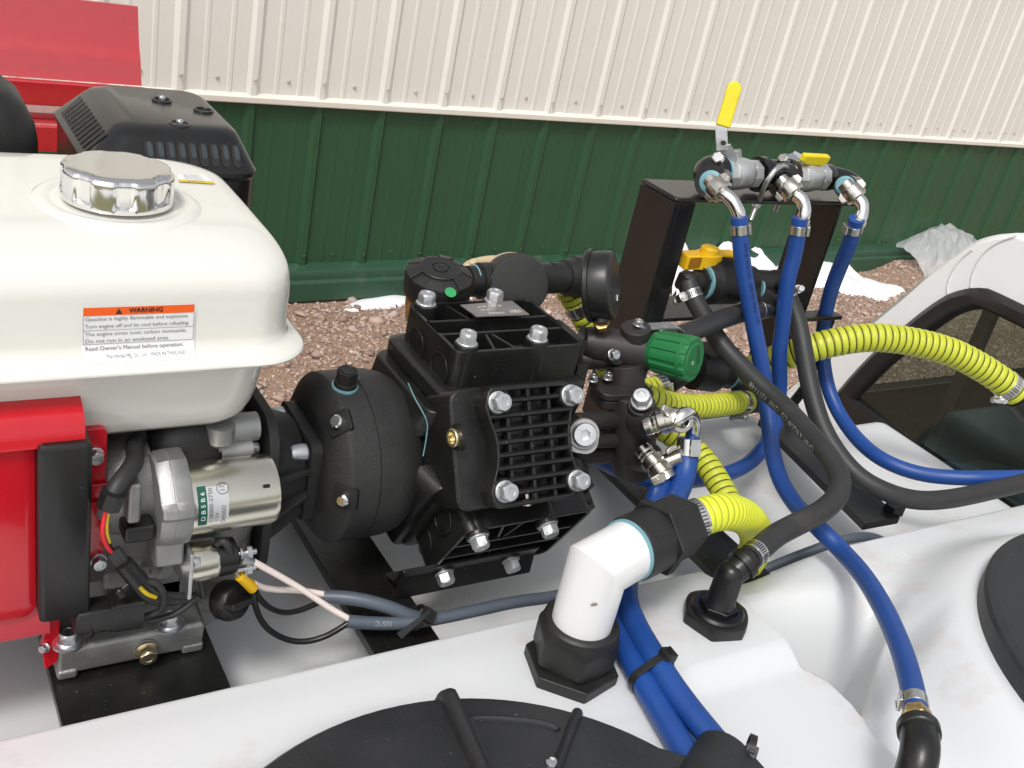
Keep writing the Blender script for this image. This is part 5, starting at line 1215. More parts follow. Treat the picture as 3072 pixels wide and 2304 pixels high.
# ================================================================== FITTINGS
def elbow_tube(mb, pts, r, step=.003, n=24): mb.tube(smoothline(pts, step), r, n)
def worm_clamp(c, d, r, w, sdir, label, cat='hose clamp', group='worm drive hose clamps', m=None):
    """slotted band with a screw housing; sdir points from the hose axis to the screw"""
    c = V(c); d = V(d).normalized(); sdir = V(sdir); sdir = (sdir - d*sdir.dot(d)).normalized(); t = d.cross(sdir)
    o = thing('hose_clamp', label, cat, c, group)
    mb = MB(); mb.ring(c-d*w/2, d, r+.0009, r-.0003, w, 48, ref=sdir); mb.build('band', m or M['stainless'], o, bevel=.0003)
    mb = MB()
    for k in range(34):
        a = 2*PI*k/34
        if -.6 < (a+PI) % (2*PI) - PI < .6: continue
        e = sdir*math.cos(a) + t*math.sin(a); f = -sdir*math.sin(a) + t*math.cos(a); p = c + e*(r+.0009)
        mb.loft([[p + d*x + f*y + e*h for x, y in ((-w*.30,-.0007),(w*.30,-.0003),(w*.30,.0007),(-w*.30,.0003))] for h in (-.0001, .00015)])
    mb.build('band_slots', M['dark'], o, smooth=0)
    h0 = c + sdir*(r+.0045)
    mb = MB(); mb.loft([[h0 + t*y + d*x*s_ + sdir*z for x, z in [((w*.55)*math.cos(PI*k/8), .0042*math.sin(PI*k/8)) for k in range(9)] + [(-w*.55,-.004),(w*.55,-.004)]] for y, s_ in ((-.007,1),(.006,1))]); mb.build('screw_housing', m or M['stainless'], o, bevel=.0004)
    mb = MB(); mb.cyl(h0 - t*.009, h0 + t*.012, .0027); mb.lathe(h0 + t*.0105, t, [(0,.0046),(.004,.0046),(.0048,.0040)], 6); mb.build('screw', M['zinc'], o, bevel=.0003)
    return o
def ear_clamp(c, d, r, w, sdir, label):
    c = V(c); d = V(d).normalized(); sdir = V(sdir); sdir = (sdir - d*sdir.dot(d)).normalized(); t = d.cross(sdir)
    o = thing('band_clamp', label, 'hose clamp', c, 'smooth band clamps on the blue hoses')
    mb = MB(); mb.ring(c-d*w/2, d, r+.0010, r-.0003, w, 48, ref=sdir); mb.build('band', M['stainless'], o, bevel=.0003)
    e = c + sdir*(r+.0016)
    mb = MB(); mb.loft([[e + d*x + t*y + sdir*z for x, y in ((-w*.52,-.0055),(w*.52,-.0055),(w*.52,.0055),(-w*.52,.0055))] for z in (-.0008,.0018)]); mb.build('buckle', M['stainless'], o, bevel=.0005)
    mb = MB(); mb.loft([[e + d*x + t*y + sdir*z for x, z in ((-w*.5,-.001),(w*.5,-.001),(w*.5,.0026),(-w*.5,.0026))] for y in (.0052,.0066)]); mb.build('folded_tail', M['stainless'], o, bevel=.0003)
    return o
def hose(name, label, pts, r, m, cat='hose', group=None, step=.005, n=28, prof=None):
    P = relax(smoothline(pts, step), 4)
    mb = MB(); mb.tube(P, r, n, prof=prof); o = mb.build(name, m, smooth=60); tag(o, label, cat, group); return o, P
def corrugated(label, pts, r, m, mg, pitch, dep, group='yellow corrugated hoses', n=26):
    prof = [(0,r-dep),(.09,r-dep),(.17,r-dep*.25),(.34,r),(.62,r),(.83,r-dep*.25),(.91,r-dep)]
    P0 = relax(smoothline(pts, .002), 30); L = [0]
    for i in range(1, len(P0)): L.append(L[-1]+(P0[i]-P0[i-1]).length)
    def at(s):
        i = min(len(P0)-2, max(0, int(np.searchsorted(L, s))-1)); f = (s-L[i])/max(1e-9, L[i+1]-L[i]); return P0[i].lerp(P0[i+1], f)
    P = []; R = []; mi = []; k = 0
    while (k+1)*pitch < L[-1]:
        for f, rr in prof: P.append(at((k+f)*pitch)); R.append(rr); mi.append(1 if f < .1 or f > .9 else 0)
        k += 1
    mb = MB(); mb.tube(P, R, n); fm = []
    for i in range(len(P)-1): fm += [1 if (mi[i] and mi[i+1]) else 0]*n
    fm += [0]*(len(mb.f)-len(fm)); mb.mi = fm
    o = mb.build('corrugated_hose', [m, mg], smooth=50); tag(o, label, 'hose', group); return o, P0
def wrap_text(parent, P, r, body, size, s0, ang_dir, m, flip=False, sx=1.0, name='lettering'):
    """print along a hose: P path, ang_dir the side of the hose that carries it"""
    L = [0]
    for i in range(1, len(P)): L.append(L[-1]+(P[i]-P[i-1]).length)
    vs, fs = text_mesh(body, size, 'LEFT'); out = []
    for x, y, z in vs:
        s = s0 + (x*sx if not flip else -x*sx); yy = y if not flip else -y
        i = min(len(P)-2, max(0, int(np.searchsorted(L, s))-1)); f = (s-L[i])/max(1e-9, L[i+1]-L[i]); p = P[i].lerp(P[i+1], f); d = (P[min(i+2,len(P)-1)]-P[max(i-1,0)]).normalized()
        e = V(ang_dir); e = (e - d*e.dot(d)).normalized(); t = e.cross(d)
        a = yy/r; out.append(p + (e*math.cos(a) + t*math.sin(a))*(r+.0005))
    mb = MB(); mb.add(out, fs); return mb.build(name, m, parent, smooth=0)
TOCAM = lambda p: (V(CAMO)-V(p)).normalized()
# ================================================================== VALVE MANIFOLD ON THE HOOP
MY, MZ = .928, 1.7165
mx = lambda u, v=375: A(u, v, y=MY).x
def axis_pt(u, v=375): return V((mx(u, v), MY, MZ))
x_e1, x_v1a, x_v1b, x_t0, x_t1, x_v2a, x_v2b, x_e2 = mx(1528,378), mx(1562,372), mx(1632,372), mx(1636,378), mx(1708,378), mx(1712,378), mx(1778,380), mx(1815,392)
def ball_valve(x0, x1, label, handle, up=True):
    o = thing('ball_valve', label, 'valve', ((x0+x1)/2, MY, MZ-.02), 'silver ball valves on the hoop')
    L = x1-x0; R = .0192
    mb = MB(); mb.lathe((x0, MY, MZ), (1,0,0), [(0,R*.98),(L*.24,R*.98)], 8); mb.build('hex_end', M['zincal'], o, bevel=.001)
    mb = MB(); mb.lathe((x1-L*.24, MY, MZ), (1,0,0), [(0,R*.95),(L*.24,R*.95)], 8); mb.build('hex_end', M['zincal'], o, bevel=.001)
    mb = MB(); mb.lathe((x0+L*.22, MY, MZ), (1,0,0), [(0,R*.9),(.001,R*1.06),(L*.1,R*1.09),(L*.22,R*1.06),(L*.40,R*1.0),(L*.54,R*.92),(L*.56,R*.86)], 40); mb.build('valve_body', M['zincal'], o, smooth=45)
    return o
v1 = ball_valve(x_v1a, x_v1b, 'silver ball valve with its yellow handle standing upright', None)
v2 = ball_valve(x_v2a, x_v2b, 'silver ball valve with its yellow handle lying flat', None)
def valve_stem(o, x, tilt):
    c = V((x, MY+.004, MZ+.018)); d = V((-.25*tilt,.25,.95)).normalized()
    mb = MB(); mb.cyl(c-d*.004, c+d*.010, .0075); mb.build('stem_collar', M['alu2'], o, bevel=.0008)
    return c, d
c, d = valve_stem(v1, x_v1a+.018, 1)
h0, h1, h2, h3, h4 = VX(1576,345,.925), VX(1562,318,.925), VX(1558,282,.930), VX(1561,274,.931), VX(1590,176,.945)
def strap(mb, pts, w, th, wdir):
    wdir = V(wdir).normalized(); R = []
    P = [V(p) for p in pts]
    for i, p in enumerate(P):
        t = (P[min(i+1,len(P)-1)]-P[max(i-1,0)]).normalized(); wd = (wdir - t*wdir.dot(t)).normalized(); n_ = t.cross(wd)
        ww = w[i] if hasattr(w, '__len__') else w
        R.append([p + wd*ww + n_*th, p - wd*ww + n_*th, p - wd*ww - n_*th, p + wd*ww - n_*th])
    mb.loft(R)
wd1 = V(CR)*.97 + V(CU)*.1
mb = MB(); strap(mb, [h0 - V((0,0,.012)), h0, h1], .0095, .0012, wd1); strap(mb, [h1 + V((0,0,-.004)), h2, h3 + (h4-h3)*.1], .0072, .0012, wd1); mb.build('handle_plate', M['zinc'], v1, bevel=.0006)
mb = MB(); q = VX(1563,309,.9225); mb.lathe(q, TOCAM(q), [(0,.0029),(.0003,.0029)], 20); mb.build('handle_hole', M['dark'], v1)
mb = MB(); dd = (h4-h3); ud = dd.normalized(); wdd = (wd1 - ud*wd1.dot(ud)).normalized(); nn = ud.cross(wdd)
pts_ = []; W2 = .0088; LL = dd.length
prof = [(-W2, 0)] + [(-W2*.98, LL*.5)] + [(W2*1.0*math.cos(PI-PI*k/10)*1.02, LL-W2*1.05 + W2*1.05*math.sin(PI*k/10)) for k in range(11)] + [(W2, LL*.5), (W2, 0)]
mb.prism(prof, h3, wdd, ud, nn, -.0035, .0035); mb.build('handle_sleeve', M['yellow'], v1, bevel=.0022, seg=3)
q = VX(1551,341,.915); fm = frame(q, V((-.6,-.3,.5))); mb = MB(); mb.M = fm; mb.lathe((0,0,-.004), (0,0,1), [(0,.0078),(.006,.0078),(.0075,.0062)], 6); mb.M = Matrix.Identity(4); mb.build('stem_nut', M['chrome'], v1, bevel=.0006)
# second handle, lying along the pipe
c, d = valve_stem(v2, x_v2a+.020, 1)
g0, g1, g2, g3 = VX(1702,345,.930), VX(1722,339,.930), VX(1728,332,.930), VX(1734,338,.930)
mb = MB(); strap(mb, [g0 - V((.006,0,.003)), g0, g1, g2], .0085, .0012, V((0,1,.3))); mb.build('handle_plate', M['zinc'], v2, bevel=.0005)
a0, a1 = VX(1733, 341, .920), VX(1788, 344, .920)
mb = MB(); L_2 = (a1-a0).length; ud = (a1-a0).normalized(); wz = V((0,-.25,1)); wz = (wz - ud*wz.dot(ud)).normalized(); nn = ud.cross(wz)
prof = [(0, .0060)] + [(L_2 - .004 + .004*math.sin(PI*k/8*.5), .0060 - .004 + .004*math.cos(PI*k/8*.5)) for k in range(9)] + [(L_2-.001, -.003), (L_2-.006, -.0085), (.008, -.0070), (0, -.0045)]
mb.prism(prof, a0, ud, wz, nn, -.0045, .0045); mb.build('handle_sleeve', M['yellow'], v2, bevel=.0022, seg=3)
q = VX(1692,343,.922); fm = frame(q, V((-.6,-.2,.6))); mb = MB(); mb.M = fm; mb.lathe((0,0,-.004), (0,0,1), [(0,.0074),(.006,.0074),(.0075,.006)], 6); mb.M = Matrix.Identity(4); mb.build('stem_nut', M['nickel'], v2, bevel=.0006)
# elbows, tee
el1 = thing('pipe_elbow', 'black plastic pipe elbow at the left end of the hoop valves', 'pipe elbow', (x_e1, MY, MZ-.02), 'black pipe elbows on the hoop')
eo = VX(1536, 393, .897)
mb = MB(); elbow_tube(mb, [V((x_v1a-.004, MY, MZ)), V((x_e1+.006, MY, MZ)), V((x_e1-.001, MY-.006, MZ-.002)), V((x_e1, MY-.018, MZ-.006)), eo], .0205)
mb.build('elbow_body', M['blkpaint'], el1, smooth=50)
mb = MB(); dd = (eo-V((x_e1, MY-.016, MZ-.005))).normalized(); mb.lathe(eo-dd*.001, dd, [(0,.0138),(.003,.0138),(.005,.0105)], 28); mb.build('sealant_ring', M['teal'], el1)
mb = MB(); mb.ring((x_v1a-.0055, MY, MZ), (1,0,0), .0196, .01, .005, 28); mb.build('sealant_ring', M['teal'], el1)
tee = thing('pipe_tee', 'black plastic pipe tee between the two silver ball valves', 'pipe tee', ((x_t0+x_t1)/2, MY, MZ-.02))
xt = mx(1682, 385)
mb = MB(); mb.lathe((x_t0-.001, MY, MZ), (1,0,0), [(0,.0222),(.010,.0225),(.013,.0195),(x_t1-x_t0-.012,.0195),(x_t1-x_t0-.009,.0222),(x_t1-x_t0,.0222)], 36)
tp = VX(1694, 392, .900); td = (tp - V((xt, MY, MZ))).normalized()
mb.lathe(V((xt, MY, MZ)), td, [(0,.0185),(.020,.0185),(.021,.0215),(.032,.0215),(.033,.0165),(.034,.0125),(.046,.0120)], 32); mb.build('tee_body', M['blkpaint'], tee, smooth=35)
el2 = thing('pipe_elbow', 'black plastic pipe elbow at the right end of the hoop valves', 'pipe elbow', (x_e2, MY, MZ-.02), 'black pipe elbows on the hoop')
eo2 = VX(1826, 402, .888)
mb = MB(); elbow_tube(mb, [V((x_v2b-.002, MY, MZ)), V((x_v2b+.012, MY, MZ)), V((x_e2-.004, MY-.008, MZ-.001)), V((x_e2+.002, MY-.024, MZ-.005)), eo2], .0150)
mb.lathe(V((x_v2b-.001, MY, MZ)), (1,0,0), [(0,.0175),(.012,.0175),(.014,.0155)], 28); mb.build('elbow_body', M['blkpaint'], el2, smooth=45)
mb = MB(); dd = (eo2-V((x_e2, MY-.02, MZ-.004))).normalized(); mb.lathe(eo2-dd*.001, dd, [(0,.0130),(.0035,.0130),(.006,.0105)], 28); mb.build('sealant_ring', M['teal'], el2)
# U-bolt
ub = thing('u_bolt', 'zinc U-bolt clamping the black tee to the hoop plate', 'u-bolt', (xt-.01, MY, HZ))
xu = mx(1665, 372)
U0, U1, U2, U3, U4, U5 = VX(1634,450,.905), VX(1648,412,.905), VX(1655,385,.908), VX(1672,362,.918), VX(1690,365,.930), VX(1697,380,.945)
mb = MB(); P_ = smoothline([VX(1641,432,.902), VX(1645,420,.897), VX(1651,404,.890), VX(1661,386,.885), VX(1675,367,.886), VX(1690,359,.893), VX(1703,365,.905), VX(1709,378,.915)], .003); mb.tube(P_, .0031, 12); mb.build('u_rod', M['zinc'], ub, smooth=60)
for u, v, y in ((1637, 434, .905), (1684, 437, .935)):
    q = VX(u, v, y); mb = MB(); mb.lathe((q.x, q.y, HZ-.006), (-.2,-.1,-1), [(0,.0055),(.0045,.0055)], 6); mb.lathe((q.x, q.y, HZ-.008), (-.2,-.1,-1), [(.001*k, .0031+.0004*(k % 2)) for k in range(20)], 14); mb.build('threaded_end', M['zinc'], ub)
# three nickel swivel barbs
SW_ = [((1537,392,.897),(1562,418,.876),[(1566,420,.872),(1582,434,.862),(1592,452,.855),(1596,462,.852),(1597,486,.85)], 'leftmost'),
       ((1690,393,.890),(1718,420,.870),[(1720,421,.868),(1732,432,.860),(1738,450,.854),(1737,464,.851),(1729,488,.85)], 'middle'),
       ((1828,400,.885),(1852,428,.868),[(1852,428,.866),(1862,440,.858),(1863,458,.853),(1860,468,.850),(1850,490,.848)], 'rightmost')]
for (a, b, tb, which) in SW_:
    A0, B0 = VX(*a), VX(*b); d = (B0-A0).normalized(); LL = (B0-A0).length
    o = thing('swivel_barb', f'{which} nickel swivel elbow barb feeding a blue hose below the hoop', 'hose fitting', A0, 'nickel swivel barbs under the hoop')
    mb = MB(); mb.lathe(A0, d, [(-.004,.0095),(LL*.2,.0095),(LL*.22,.0125),(LL*.3,.0135),(LL*.72,.0135),(LL*.74,.0145),(LL*.96,.0145),(LL*1.04,.0125),(LL*1.05,.009)], 32)
    mb.build('swivel_nut', M['nickel'], o, smooth=35)
    fm = frame(A0+d*LL*.5, d, CU)
    for s_ in (1, -1):
        mb = MB(); mb.M = fm; mb.loft([[V((s_*.0125, y, z)) for y, z in ((-.004,-.008),(.004,-.008),(.004,.007),(-.004,.007))], [V((s_*.0195, y, z)) for y, z in ((-.0028,-.004),(.0028,-.004),(.0028,.004),(-.0028,.004))]]); mb.M = Matrix.Identity(4); mb.build('wing_lug', M['nickel'], o, bevel=.0012)
    mb = MB(); mb.tube(smoothline([B0-d*.002] + [VX(*q) for q in tb], .003), .0080, 24); mb.build('barb_tube', M['chrome'], o, smooth=60)
    e = VX(*tb[-1]); e0 = VX(*tb[-2]); dd = (e-e0).normalized()
    mb = MB(); mb.lathe(e-dd*.007, dd, [(-.004,.0075),(-.002,.0098),(.004,.0098),(.005,.0075)], 28); mb.build('barb_collar', M['nickel'], o)
# clear strap hanging from the hoop
P_ = [VX(1475,430,.92), VX(1505,432,.925), VX(1450,558,.935), VX(1436,556,.93)]
mb = MB(); mb.loft([[p+V((0,.0006*s_,0)) for p in P_] for s_ in (0,1)])
def clearm():
    m = bpy.data.materials.new('clear_film'); m.use_nodes = True; N = m.node_tree.nodes; L = m.node_tree.links; b = N['Principled BSDF']; b.inputs['Roughness'].default_value = .08
    b.inputs['Base Color'].default_value = (.7,.75,.72,1); tr = N.new('ShaderNodeBsdfTransparent'); mxn = N.new('ShaderNodeMixShader'); mxn.inputs[0].default_value = .18
    L.new(tr.outputs[0], mxn.inputs[1]); L.new(b.outputs[0], mxn.inputs[2]); L.new(mxn.outputs[0], N['Material Output'].inputs[0]); return m
M['clear'] = clearm()
tag(mb.build('clear_strap', M['clear']), 'thin clear plastic strip hanging inside the black hoop', 'plastic strip')
# ================================================================== HOSES
ridge = [1 + .012*(k % 2) for k in range(48)]
RB = .0100
bl = {}
bl['A'], PA = hose('blue_hose', 'blue hose from the leftmost swivel barb down to the brass nut', [VX(1597,468,.85), VX(1603,560,.838), VX(1612,618,.828), VX(1628,703,.812), VX(1646,794,.792), VX(1655,855,.782), VX(1661,916,.762), VX(1669,977,.735), VX(1686,1037,.700), VX(1720,1092,.655), VX(1768,1140,.596), A(1820,1192,z=1.412), A(1868,1248,z=1.424), A(1910,1318,z=1.436), A(1944,1395,z=1.447), A(1963,1455,z=1.454), A(1974,1505,z=1.458), A(1980,1546,z=1.460)], RB, M['bluehose'], group='blue hoses', n=48, prof=ridge)
bl['B'], PB = hose('blue_hose', 'blue hose from the middle swivel barb looping back to the pump', [VX(1729,470,.85), VX(1715,552,.846), VX(1687+13,612,.842), VX(1690,703,.838), VX(1683,764,.834), VX(1684,830,.83), VX(1678,900,.82), VX(1663,945,.81), VX(1643,975,.80), VX(1613,1004,.79), VX(1558,1027,.775), VX(1497,1037,.765), VX(1437,1040,.757), VX(1376,1028,.75), VX(1315,1002,.748), VX(1265,968,.75)], RB, M['bluehose'], group='blue hoses', n=48, prof=ridge)
bl['C'], PC = hose('blue_hose', 'blue hose from the rightmost swivel barb leaving past the cab', [VX(1851,472,.848), VX(1836,525,.856), VX(1817,570,.868), VX(1796,625,.88), VX(1781,690,.89), VX(1777,745,.89), VX(1781,798,.875), VX(1792,847,.855), VX(1817,901,.82), VX(1858,955,.77), VX(1912,996,.72), VX(1986,1023,.68), VX(2068,1032,.645), VX(2150,1032,.62), VX(2300,1030,.59)], RB, M['bluehose'], group='blue hoses', n=48, prof=ridge)
for P_, q, cl, which in ((PA, (1595,497), None, 'leftmost'), (PB, (1724,498), None, 'middle'), (PC, (1843,498), None, 'rightmost')):
    i = int(.016/.005); d = (P_[i+1]-P_[i]).normalized()
    ear_clamp(P_[i], d, RB, .0115, V(CR)*1.0 + TOCAM(P_[i])*.35 if which != 'rightmost' else -V(CR)+TOCAM(P_[i])*.2, f'steel band clamp on the {which} blue hose under the hoop')
wrap_text(bl['A'], PA, RB, 'AIR & WATER  300 PSI MAX WP', .0075, .030, V(CR)*.55 + TOCAM(PA[20]), M['navy'], sx=1.0)
# blue hose from the upper brass outlet, pair under the PVC elbow
RB4 = .0112
bl['D'], PD = hose('blue_hose', 'blue hose from the upper outlet valve, right one of the pair tied together', [VX(1488,945,.660), VX(1486,985,.652), VX(1478,1030,.640), VX(1460,1075,.622), VX(1435,1110,.600), VX(1400,1160,.575), A(1362,1225,z=1.418), A(1352,1290,z=1.415), A(1372,1350,z=1.412), A(1412,1420,z=1.411), A(1457,1490,z=1.410), A(1510,1560,z=1.409), A(1560,1620,z=1.408), A(1605,1675,z=1.408), A(1660,1745,z=1.408)], RB4, M['bluehose'], group='blue hoses', n=48, prof=ridge)
bl['E'], PE = hose('blue_hose', 'blue hose below the white elbow, left one of the pair tied together', [VX(1440,1000,.672), VX(1428,1050,.645), VX(1405,1110,.61), VX(1370,1180,.575), A(1335,1250,z=1.404), A(1325,1315,z=1.401), A(1342,1380,z=1.400), A(1378,1450,z=1.400), A(1420,1525,z=1.400), A(1465,1600,z=1.400), A(1510,1670,z=1.400), A(1560,1745,z=1.400)], RB4, M['bluehose'], group='blue hoses', n=48, prof=ridge)
i = int(.012/.005); ear_clamp(PD[i], PD[i+1]-PD[i], RB4, .017, TOCAM(PD[i])+V(CR)*.6, 'wide steel band clamp on the blue hose at the upper outlet valve')
d = (PA[-1]-PA[-4]).normalized(); ear_clamp(PA[-1]-d*.016, d, RB, .013, -V(CR)+TOCAM(PA[-1])*.2, 'steel band clamp just above the brass nut')
# black rubber hoses
RK = .0118
k1o, PK1 = hose('rubber_hose', 'black printed rubber hose bending down to the tank fitting', [VX(1487,612,.885), VX(1497,642,.872), VX(1525,691,.85), VX(1555,740,.825), VX(1592,782,.797), VX(1634,825,.763), VX(1668,856,.737), VX(1700,884,.710), VX(1738,926,.672), VX(1780,973,.630), VX(1806,1012,.602), VX(1816,1046,.583), VX(1804,1078,.571), VX(1771,1107,.562), VX(1726,1130,.553), VX(1677,1156,.545), VX(1645,1183,.534), VX(1618,1207,.526)], RK, M['rubber'], group='black rubber hoses', n=32)
k2o, PK2 = hose('rubber_hose', 'short black rubber hose running left to the pressure regulator', [VX(1662,668,.862), VX(1639,670,.858), VX(1604,676,.845), VX(1558,690,.822), VX(1513,708,.798), VX(1482,721,.780), VX(1430,738,.765), VX(1400,748,.76)], RK, M['rubber'], group='black rubber hoses', n=32)
k3o, PK3 = hose('rubber_hose', 'long black rubber hose sagging to the right past the cab', [VX(1686,606,.885), VX(1706,650,.868), VX(1722,690,.850), VX(1733,740,.828), VX(1743,798,.800), VX(1756,860,.770), VX(1776,922,.738), VX(1809,979,.705), VX(1854,1029,.672), VX(1912,1062,.644), VX(1978,1080,.624), VX(2048,1078,.612), VX(2130,1062,.606), VX(2212,1042,.60), VX(2300,1020,.59)], .0122, M['rubber'], group='black rubber hoses', n=32)
LK1 = sum((PK1[i+1]-PK1[i]).length for i in range(len(PK1)-1))
s_ = 0; best = None
def path_s(P, u, v):
    s = 0; best = (1e9, 0)
    for i, p in enumerate(P):
        if i: s += (P[i]-P[i-1]).length
        dd = p - V(CAMO); z = dd.dot(V(CF)); uu = (1536+3108.9*dd.dot(V(CR))/z)*2212/3072; vv = (1152-3108.9*dd.dot(V(CU))/z)*2212/3072
        e = (uu-u)**2+(vv-v)**2
        if e < best[0]: best = (e, s)
    return best[1]
sE = path_s(PK1, 1785, 965)
wrap_text(k1o, PK1, RK, 'CHEM & EQUIP CO  12101  121114B', .0088, sE, TOCAM(PK1[40])*1.0 - V(CU)*.55 - V(CR)*.45, M['printgrey'], flip=True, sx=.98)
# worm clamps on the rubber hoses
def clamp_on(P, u, v, r, w, sdir, label, m=None):
    s = path_s(P, u, v); L = 0
    for i in range(1, len(P)):
        L += (P[i]-P[i-1]).length
        if L >= s: break
    i = max(2, min(i, len(P)-3)); worm_clamp(P[i], P[i+1]-P[i-1], r, w, sdir, label, m=m)
clamp_on(PK1, 1503, 632, RK, .011, -V(CR)-V(CU)*.2+TOCAM(PK1[3])*.3, 'worm clamp on the printed rubber hose below the yellow-handled valve')
clamp_on(PK2, 1642, 668, RK, .010, V(CU), 'worm clamp on the right end of the short rubber hose')
clamp_on(PK1, 1630, 1197, RK, .012, -V(CR)*.9-V(CU)*.3-TOCAM(PK1[-3])*.5, 'worm clamp where the printed rubber hose meets the tank fitting')
clamp_on(PK3, 1704, 632, .0122, .010, V(CR)*.8+V(CU)*.6, 'worm clamp at the top of the long rubber hose')
PX, PY_ = .508, .527
PT = A(1359, 1188, y=.541); c1_ = V(PT)
d_ = (A(1478, 1126, y=.556) - c1_); LC_ = d_.length; d_ = V((d_.x, d_.y, d_.z*.6)).normalized()
# yellow corrugated hoses
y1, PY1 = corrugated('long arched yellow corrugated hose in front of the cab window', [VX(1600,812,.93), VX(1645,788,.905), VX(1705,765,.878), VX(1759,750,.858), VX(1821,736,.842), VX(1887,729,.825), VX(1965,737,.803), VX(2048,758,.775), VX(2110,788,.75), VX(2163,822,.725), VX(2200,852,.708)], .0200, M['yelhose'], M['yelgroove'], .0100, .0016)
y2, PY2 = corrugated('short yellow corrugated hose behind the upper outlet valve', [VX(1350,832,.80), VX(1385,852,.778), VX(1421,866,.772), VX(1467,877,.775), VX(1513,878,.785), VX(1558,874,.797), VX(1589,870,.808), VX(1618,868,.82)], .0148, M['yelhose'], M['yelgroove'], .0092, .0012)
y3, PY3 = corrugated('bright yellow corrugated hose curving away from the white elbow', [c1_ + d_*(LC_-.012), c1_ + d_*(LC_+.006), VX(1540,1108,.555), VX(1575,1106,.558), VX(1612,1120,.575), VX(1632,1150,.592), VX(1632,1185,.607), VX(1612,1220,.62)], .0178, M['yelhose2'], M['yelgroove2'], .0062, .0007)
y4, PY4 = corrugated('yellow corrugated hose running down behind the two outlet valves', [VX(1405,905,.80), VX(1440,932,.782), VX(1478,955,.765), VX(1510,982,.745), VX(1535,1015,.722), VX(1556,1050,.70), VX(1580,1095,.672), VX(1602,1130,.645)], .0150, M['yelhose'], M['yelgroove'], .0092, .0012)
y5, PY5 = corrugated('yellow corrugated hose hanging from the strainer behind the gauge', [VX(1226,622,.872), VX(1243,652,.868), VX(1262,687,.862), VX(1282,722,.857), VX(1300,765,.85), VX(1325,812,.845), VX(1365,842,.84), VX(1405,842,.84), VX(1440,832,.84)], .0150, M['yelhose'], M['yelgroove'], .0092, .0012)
clamp_on(PY1, 2178, 833, .0200, .013, V(CU)*-1+V(CR)*-.6+TOCAM(PY1[-1])*.2, 'worm clamp on the right end of the arched yellow hose')
clamp_on(PY2, 1598, 870, .0148, .012, -V(CU)*1+TOCAM(PY2[-1])*.2, 'worm clamp on the right end of the short yellow hose')
clamp_on(PY3, 1500, 1120, .0178, .012, -V(CU)*.4-TOCAM(PY3[2]), 'worm clamp on the bright yellow hose at the black coupling')
clamp_on(PY5, 1250, 663, .0150, .013, V(CU)*1-TOCAM(PY5[2]), 'worm clamp on the yellow hose under the strainer', m=M['stainless'])
clamp_on(PY5, 1425, 836, .0150, .012, V(CR)*.6+TOCAM(PY5[-3])-V(CU)*.2, 'worm clamp on the yellow hose behind the green knob')
# fitting at the end of the arched hose
mb = MB(); a = VX(2192,846,.712); b = VX(2240,900,.69); d = (b-a).normalized(); mb.lathe(a, d, [(-.004,.0165),(.006,.0165),(.0065,.0215),(.06,.0215)], 32); o = mb.build('hose_adapter', M['blkm'], smooth=30)
tag(o, 'black plastic hose adapter at the right edge holding the arched yellow hose', 'hose fitting')
# ================================================================== VALVES AND STRAINER BEHIND
tv = thing('three_way_valve', 'black three way valve with yellow T handle under the hoop', 'valve', VX(1560, 660, .888))
a, b = VX(1508, 604, .892), VX(1598, 614, .885)
mb = MB(); d = V((1,-.03,-.01)).normalized(); c = VX(1552, 609, .888)
mb.lathe(c - d*.046, d, [(0,.0135),(.018,.0135),(.019,.021),(.030,.0240),(.033,.0285),(.070,.0285),(.075,.0235),(.10,.021),(.101,.0165),(.128,.0155)], 40)
mb.lathe(c - d*.046, d, [(.014,.0195),(.0205,.0195)], 6)
mb.cyl(c + d*.012 + V((0,-.005,0)), VX(1652, 646, .868), .0145); elbow_tube(mb, [VX(1640,640,.872), VX(1658,648,.866), VX(1668,662,.862), VX(1672,672,.858)], .0125)
elbow_tube(mb, [c - d*.043, c - d*.056, VX(1489,603,.889), VX(1487,616,.885), VX(1492,630,.879)], .0128)
elbow_tube(mb, [c + d*.078, VX(1672,602,.886), VX(1684,604,.884), VX(1694,622,.878), VX(1700,632,.874)], .0118)
mb.cyl(c+V((.004,.004,.012)), c+V((.004,.004,.034)), .011)
mb.build('valve_body', M['blkm'], tv, bevel=.0012, smooth=40)
for off_ in (-.0275,):
    mb = MB(); mb.ring(c + d*off_, d, .0222, .015, .003, 32); mb.build('sealant_ring', M['teal'], tv)
mb = MB(); q = VX(1642, 624, .866); mb.lathe(q, (q-c), [(0,.0105),(.002,.0105)], 24); mb.build('sealant_ring', M['teal'], tv)
hc = VX(1522, 556, .900); hl = VX(1474, 560, .905); hrr = VX(1582, 556, .895)
mb = MB(); e1 = (hrr-hl).normalized(); zz = V((0,0,1)); e2 = zz.cross(e1).normalized(); Lh = (hrr-hl).length
o_ = hl
poly = [(0,-.010),(0,.010),(Lh*.30,.011),(Lh*.38,.013),(Lh*.62,.013),(Lh*.70,.010),(Lh,.009),(Lh,-.009),(Lh*.70,-.010),(Lh*.62,-.014),(Lh*.38,-.014),(Lh*.30,-.011)]
mb.prism(poly, o_, e1, e2, (0,0,1), -.011, .008)
mb.lathe(hl+e1*Lh*.5, (0,0,1), [(.006,.013),(.014,.012),(.0165,.009)], 24); th_ = mb.build('tee_handle', M['yelpl'], tv, bevel=.0018)
mb = MB(); mb.prism(rrect(.004, Lh*.28, -.0075, .006, .002, 3), o_ - e2*.0108, e1, (0,0,1), -e2, -.001, .0006); mb.build('handle_recess', mat('recess_shade_yellow', srgb(150,100,14), .5), th_)  # recess as a flat patch, its shade put into darker yellow
